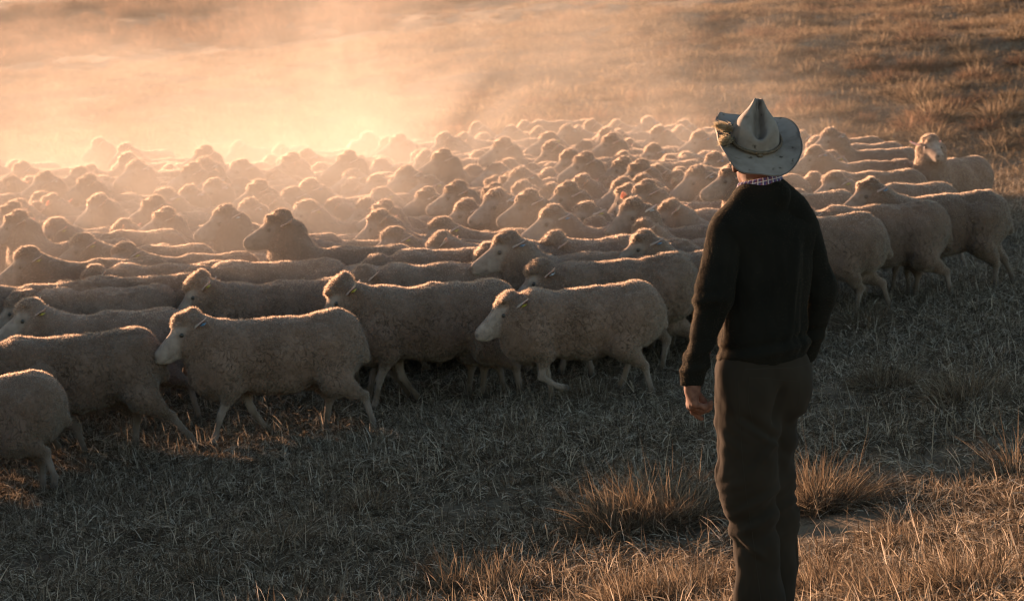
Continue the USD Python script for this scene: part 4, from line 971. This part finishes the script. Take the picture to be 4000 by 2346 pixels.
# body: head, neck, trunk, arms, hands and legs as one skin
HC = np.array([-.014, .060, 1.640])
HR = rot([0, 0, 1], 9) @ rot([1, 0, 0], 12)               # head looks up a little
hd = lambda a, b, c: HC + HR @ np.array([a, b, c])
S = [EL(HC, (.072, .088, .092), HR.T, k=.02), EL(hd(0, .058, -.068), (.050, .052, .056), HR.T, k=.04), RC(hd(.008, -.030, -.05), (-.016, .005, 1.48), .057, .060, k=.03),
     RC(hd(0, .094, -.005), hd(0, .112, -.045), .012, .017, k=.015), EL(hd(0, .088, -.085), (.026, .014, .010), HR.T, k=.012), EL(hd(0, .080, -.115), (.022, .020, .018), HR.T, k=.02),
     EL(hd(.030, .084, .018), (.022, .012, .009), HR.T, k=.012), EL(hd(-.030, .084, .018), (.022, .012, .009), HR.T, k=.012),
     EL(hd(.078, -.005, -.02), (.010, .020, .032), HR.T, k=.012), EL(hd(-.078, -.005, -.02), (.010, .020, .032), HR.T, k=.012),
     EL((0, 0, 1.25), (.13, .085, .25), BR, k=.05), RC((-.10, -.06, 1.385), (.105, .062, 1.395), .045, .045, k=.05), EL((0, 0, .95), (.14, .09, .12), BR, k=.05),
     RC((-.120, -.070, 1.385), (-.170, -.125, 1.198), .045, .04, k=.03), RC((-.170, -.125, 1.198), (-.236, -.100, .915), .040, .028, k=.02),
     RC((.126, .074, 1.39), (.198, .120, 1.205), .045, .036, k=.03), RC((.200, .120, 1.205), (.160, .165, .99), .038, .028, k=.02), EL((.145, .185, .945), (.035, .03, .05), k=.02),
     RC((-.05, -.03, .86), (-.045, -.045, .48), .08, .055, k=.03), RC((-.045, -.045, .48), (-.002, -.06, .06), .055, .04, k=.03), RC((.03, .06, .86), (.04, .08, .46), .08, .055, k=.02), RC((.04, .08, .46), (.036, .07, .06), .055, .04, k=.02)]
hand = [RC((-.236, -.100, .93), (-.238, -.101, .895), .030, .026, k=.015)]
MCP = [(-.2440, -.074, .845), (-.2435, -.094, .839), (-.2385, -.113, .843), (-.2300, -.130, .851)]
for m_ in MCP:
    hand.append(RC((-.238, -.100 + (m_[1] + .10) * .45, .898), m_, .0175, .0122, k=.014))
for ch, r in (((MCP[0], (-.2300, -.062, .8180), (-.2150, -.058, .8045), (-.2040, -.057, .7960)), .0098), ((MCP[1], (-.2085, -.096, .8240), (-.1880, -.097, .8300), (-.1790, -.095, .8400)), .0100),
              ((MCP[2], (-.2020, -.118, .8300), (-.1830, -.117, .8380), (-.1770, -.114, .8490)), .0096), ((MCP[3], (-.1990, -.135, .8420), (-.1830, -.133, .8500), (-.1790, -.129, .8580)), .0086)):
    for k in range(3):
        hand.append(RC(ch[k], ch[k + 1], r * (1.12, 1.0, .92)[k], r * (1.0, .92, .80)[k], k=.004))
        hand.append(EL(ch[k], np.full(3, r * (1.28, 1.1, 1.0)[k]), k=.004))
for a, b, r0, r1 in (((-.232, -.078, .893), (-.214, -.058, .870), .016, .0115), ((-.214, -.058, .870), (-.199, -.060, .853), .0115, .0105), ((-.199, -.060, .853), (-.190, -.066, .842), .0105, .0085)):
    hand.append(RC(a, b, r0, r1, k=.008))
sb, hb = solid(S, .0075), solid(hand, .0027)
both = join([sb, hb])
bv, bf = both if both is not None else cat([sb, hb])
w = trimesh.Trimesh(bv, bf, process=True); bv, bf = np.array(w.vertices), np.array(w.faces)
bv = relax(bv, bf, 1)
obj('body', (bv, bf), M['skin'], MP)
for q in (-1, 1):
    e = trimesh.creation.icosphere(2, .0115); e.apply_translation(hd(q * .031, .080, .004)); obj('eye', e, M['eye'], MP)
rngm = np.random.default_rng(8)
hs = trimesh.creation.icosphere(4, 1.0); hv = hs.vertices * np.array([.079, .100, .105]) ; keep = (hv[:, 1] < .03) & (hv[:, 2] > -.008) & (hv[:, 2] < .015)
hv = HC + hv @ HR.T
fz = fuzz(hv, hs.faces[keep[hs.faces].all(1)], 5000, .009, .0012, rngm, droop=1.2, jitter=.7)
obj('hair', fz, M['fur'], MP, smooth=False, prim=tone(fz[0], 3))
for q, (ax, ay) in ((0, (-.002, -.06)), (1, (.036, .07))):
    d = YAW @ np.array([0, 1.0, 0])
    o = np.array([ax, ay, 0])
    bt = solid([RC(o + [0, 0, .05] - d * .03, o + [0, 0, .16], .045, .048, k=.02), RC(o + [0, 0, .045] - d * .045, o + [0, 0, .036] + d * .15, .040, .034, k=.02)], .008, cut=[('plane', np.array([0, 0, .0]), np.array([0, 0, -1.0]))])
    obj('boot', bt, M['boot'], MP)
# shirt collar: a folded band round the neck, checked
th = np.linspace(0, 2 * np.pi, 97)[:-1]
cen = np.array([-.016, .008])
rows, wv = [], []
for k, (r, dz) in enumerate(((.061, .000), (.0635, .036), (.0665, .044), (.071, .039), (.078, .012), (.083, -.018))):
    e = YAW[:2, :2] @ np.stack([r * 1.06 * np.cos(th), r * np.sin(th)])
    x, y = cen[0] + e[0], cen[1] + e[1]
    front = sm(np.sin(th), .2, 1.0)
    z = 1.530 + dz + .22 * (x + .02) - front * (.055 + .02 * (k > 2))
    rows.append(np.stack([x, y, z], 1)); wv.append(np.stack([th * .075, np.full(96, sum((0, .038, .009, .008, .032, .028)[:k + 1])), np.zeros(96)], 1))
i, j = np.meshgrid(np.arange(5), np.arange(96), indexing='ij')
cf = np.stack([i * 96 + j, i * 96 + (j + 1) % 96, (i + 1) * 96 + (j + 1) % 96, (i + 1) * 96 + j], -1).reshape(-1, 4)
obj('shirt_collar', (np.vstack(rows), cf), M['plaid'], MP, prim={'weave': ('c', np.vstack(wv))})
# hat: pinched crown and wide curled brim, worn tilted back
def hat_surface(off=0.0):
    t = np.linspace(0, 2 * np.pi, 121)[:-1]
    AX, AY, H = .082, .098, .128
    R = []
    for ph in np.linspace(.02, np.pi / 2, 30):
        rr, zz = math.sin(ph) ** .62, H * max(math.cos(ph), 0) ** .62
        rr *= 1 - .20 * zz / H
        R.append(np.stack([AX * rr * np.cos(t), AY * rr * np.sin(t), np.full(120, zz)], 1))
    R = np.array(R)
    x, y, z = R[..., 0], R[..., 1], R[..., 2]
    up = sm(z / H, .25, 1.0)
    z2 = z * (1 - .30 * sm(-y, -.045, .06) * up) + .040 * sm(y, .0, .07) * up
    dent = np.exp(-(x / .019) ** 2) * sm(z / H, .30, .92) * sm(y, .080, .045)
    side = np.exp(-((np.abs(x) - .052) / .018) ** 2) * np.exp(-((y - .045) / .030) ** 2) * sm(z / H, .35, .9)
    R[..., 2] = z2 - .050 * dent - .014 * side
    R[..., 0] = x * (1 - .60 * sm(z / H, .15, 1.0) * sm(y, -.05, .07))
    R[..., 1] = y - .012 * up * sm(y, .0, .08) + .022 * dent * sm(-y, .01, .08)
    B = []
    for s in np.linspace(.0, 1, 14)[1:]:
        c, sn = np.cos(t), np.sin(t)
        wdt = .082 + .008 * np.abs(sn) - .004 * np.abs(c)
        bx, by = (AX + wdt * s) * c, (AY + wdt * s) * sn
        side_ = sm(np.abs(c), .30, .86)
        curl = np.where(c < 0, .025, .024) * side_ * s ** 1.8
        bx = bx * (1 - np.where(c < 0, .24, .08) * side_ * s ** 2)
        droop = -.016 * sm(-sn, .2, 1) * s - .010 * sm(sn, .3, 1) * s ** 1.5
        wave = .005 * np.sin(3 * t + .8) * s
        by = by * (1 + .10 * s * np.abs(2 * c * sn))
        bx = bx * (1 + .06 * s * np.abs(2 * c * sn))
        B.append(np.stack([bx, by, curl + droop + wave - .002 * s], 1))
    return np.concatenate([R, np.array(B)]), AX, AY
HS, AX, AY = hat_surface()
nr = len(HS)
i, j = np.meshgrid(np.arange(nr - 1), np.arange(120), indexing='ij')
hq = np.stack([i * 120 + j, (i + 1) * 120 + j, (i + 1) * 120 + (j + 1) % 120, i * 120 + (j + 1) % 120], -1).reshape(-1, 4)
hvv = HS.reshape(-1, 3)
tri = np.vstack([hq[:, [0, 1, 2]], hq[:, [0, 2, 3]]])
hn = normals(hvv, tri)
if hn[-1, 2] < 0:
    hn, tri = -hn, tri[:, ::-1]
inner = hvv - hn * .0035
N = len(hvv)
last = (nr - 1) * 120 + np.arange(120); nx = (nr - 1) * 120 + (np.arange(120) + 1) % 120
first = np.arange(120)
cap_o, cap_i = np.array([[hvv[:120].mean(0)[0], hvv[:120].mean(0)[1], hvv[:120, 2].mean()]]), None
cap_i = cap_o - [[0, 0, .0035]]
rimf = np.vstack([np.stack([last, nx, nx + N], 1), np.stack([last, nx + N, last + N], 1)])
allv = np.vstack([hvv, inner, cap_o, cap_i])
capf = np.vstack([np.stack([np.full(120, 2 * N), first, (first + 1) % 120], 1), np.stack([np.full(120, 2 * N + 1), (first + 1) % 120 + N, first + N], 1)])
HATR = rot([0, 0, 1], 5) @ rot([0, 1, 0], 3) @ rot([1, 0, 0], 30)
HATC = np.array([-.030, .030, 1.697])
hat_t = lambda p: HATC + np.asarray(p) @ HATR.T
hat = obj('hat', (hat_t(allv), np.vstack([tri, tri[:, ::-1] + N, rimf, capf])), M['felt'], MP)
HP = str(hat.GetPath())
tt = np.linspace(0, 2 * np.pi, 241)[:-1]
strands = []
for k in range(3):                            # plaited band
    ph = tt * 26 + k * 2 * np.pi / 3
    ctr = np.stack([(AX + .004 + .0022 * np.cos(ph)) * np.cos(tt), (AY + .004 + .0022 * np.cos(ph)) * np.sin(tt), .011 + .0032 * np.sin(ph)], 1)
    tan = np.roll(ctr, -1, 0) - np.roll(ctr, 1, 0); tan /= np.linalg.norm(tan, axis=1, keepdims=True)
    a = np.cross(tan, [0, 0, 1.0]); a /= np.linalg.norm(a, axis=1, keepdims=True); b = np.cross(tan, a)
    th6 = np.arange(6) * np.pi / 3
    v = ctr[:, None] + .0034 * (np.cos(th6)[None, :, None] * a[:, None] + np.sin(th6)[None, :, None] * b[:, None])
    i, j = np.meshgrid(np.arange(240), np.arange(6), indexing='ij')
    strands.append((v.reshape(-1, 3), np.vstack([q for q in (np.stack([i * 6 + j, i * 6 + (j + 1) % 6, ((i + 1) % 240) * 6 + (j + 1) % 6], -1).reshape(-1, 3), np.stack([i * 6 + j, ((i + 1) % 240) * 6 + (j + 1) % 6, ((i + 1) % 240) * 6 + j], -1).reshape(-1, 3))])))
bvv, bff = cat(strands)
obj('hat_band', (hat_t(bvv), bff), M['leather'], HP)
kn = trimesh.creation.icosphere(2, .0075); kn.apply_scale([1.4, 1, .9]); kn.apply_translation([.004, -AY - .007, .004]); kn.vertices = hat_t(kn.vertices); obj('band_knot', kn, M['leather'], HP)
kn = trimesh.creation.icosphere(2, .008); kn.apply_scale([1, 1.2, 1.6]); kn.apply_translation([-AX * .93 - .004, -AY * .36, .016]); kn.vertices = hat_t(kn.vertices); obj('band_knot', kn, M['leather'], HP)
for base, d, ln in ((np.array([-.080, -.002, .032]), np.array([-.97, .05, .18]), .046), (np.array([-.084, -.034, .014]), np.array([-.74, -.66, .10]), .044)):   # fur tassels on the turned up brim
    d = d / np.linalg.norm(d); n_ = 900
    t_ = rngm.uniform(0, 1, n_); spread = rngm.normal(0, 1, (n_, 3)) * (.0085 * np.sin(np.pi * np.clip(t_ * .8 + .12, 0, 1)))[:, None]
    p0 = base + d * (ln * t_)[:, None] + spread + [0, 0, .006]
    dd = d + rngm.normal(0, .22, (n_, 3)); dd /= np.linalg.norm(dd, axis=1, keepdims=True)
    s_ = np.cross(dd, rngm.normal(size=(n_, 3))); s_ /= np.linalg.norm(s_, axis=1, keepdims=True)
    V = np.stack([p0 - s_ * .0007, p0 + s_ * .0007, p0 + dd * rngm.uniform(.014, .026, (n_, 1))], 1).reshape(-1, 3)
    obj('fur_tassel', (hat_t(V), np.arange(n_ * 3).reshape(-1, 3)), M['fur'], HP, smooth=False, prim=tone(V, 3))
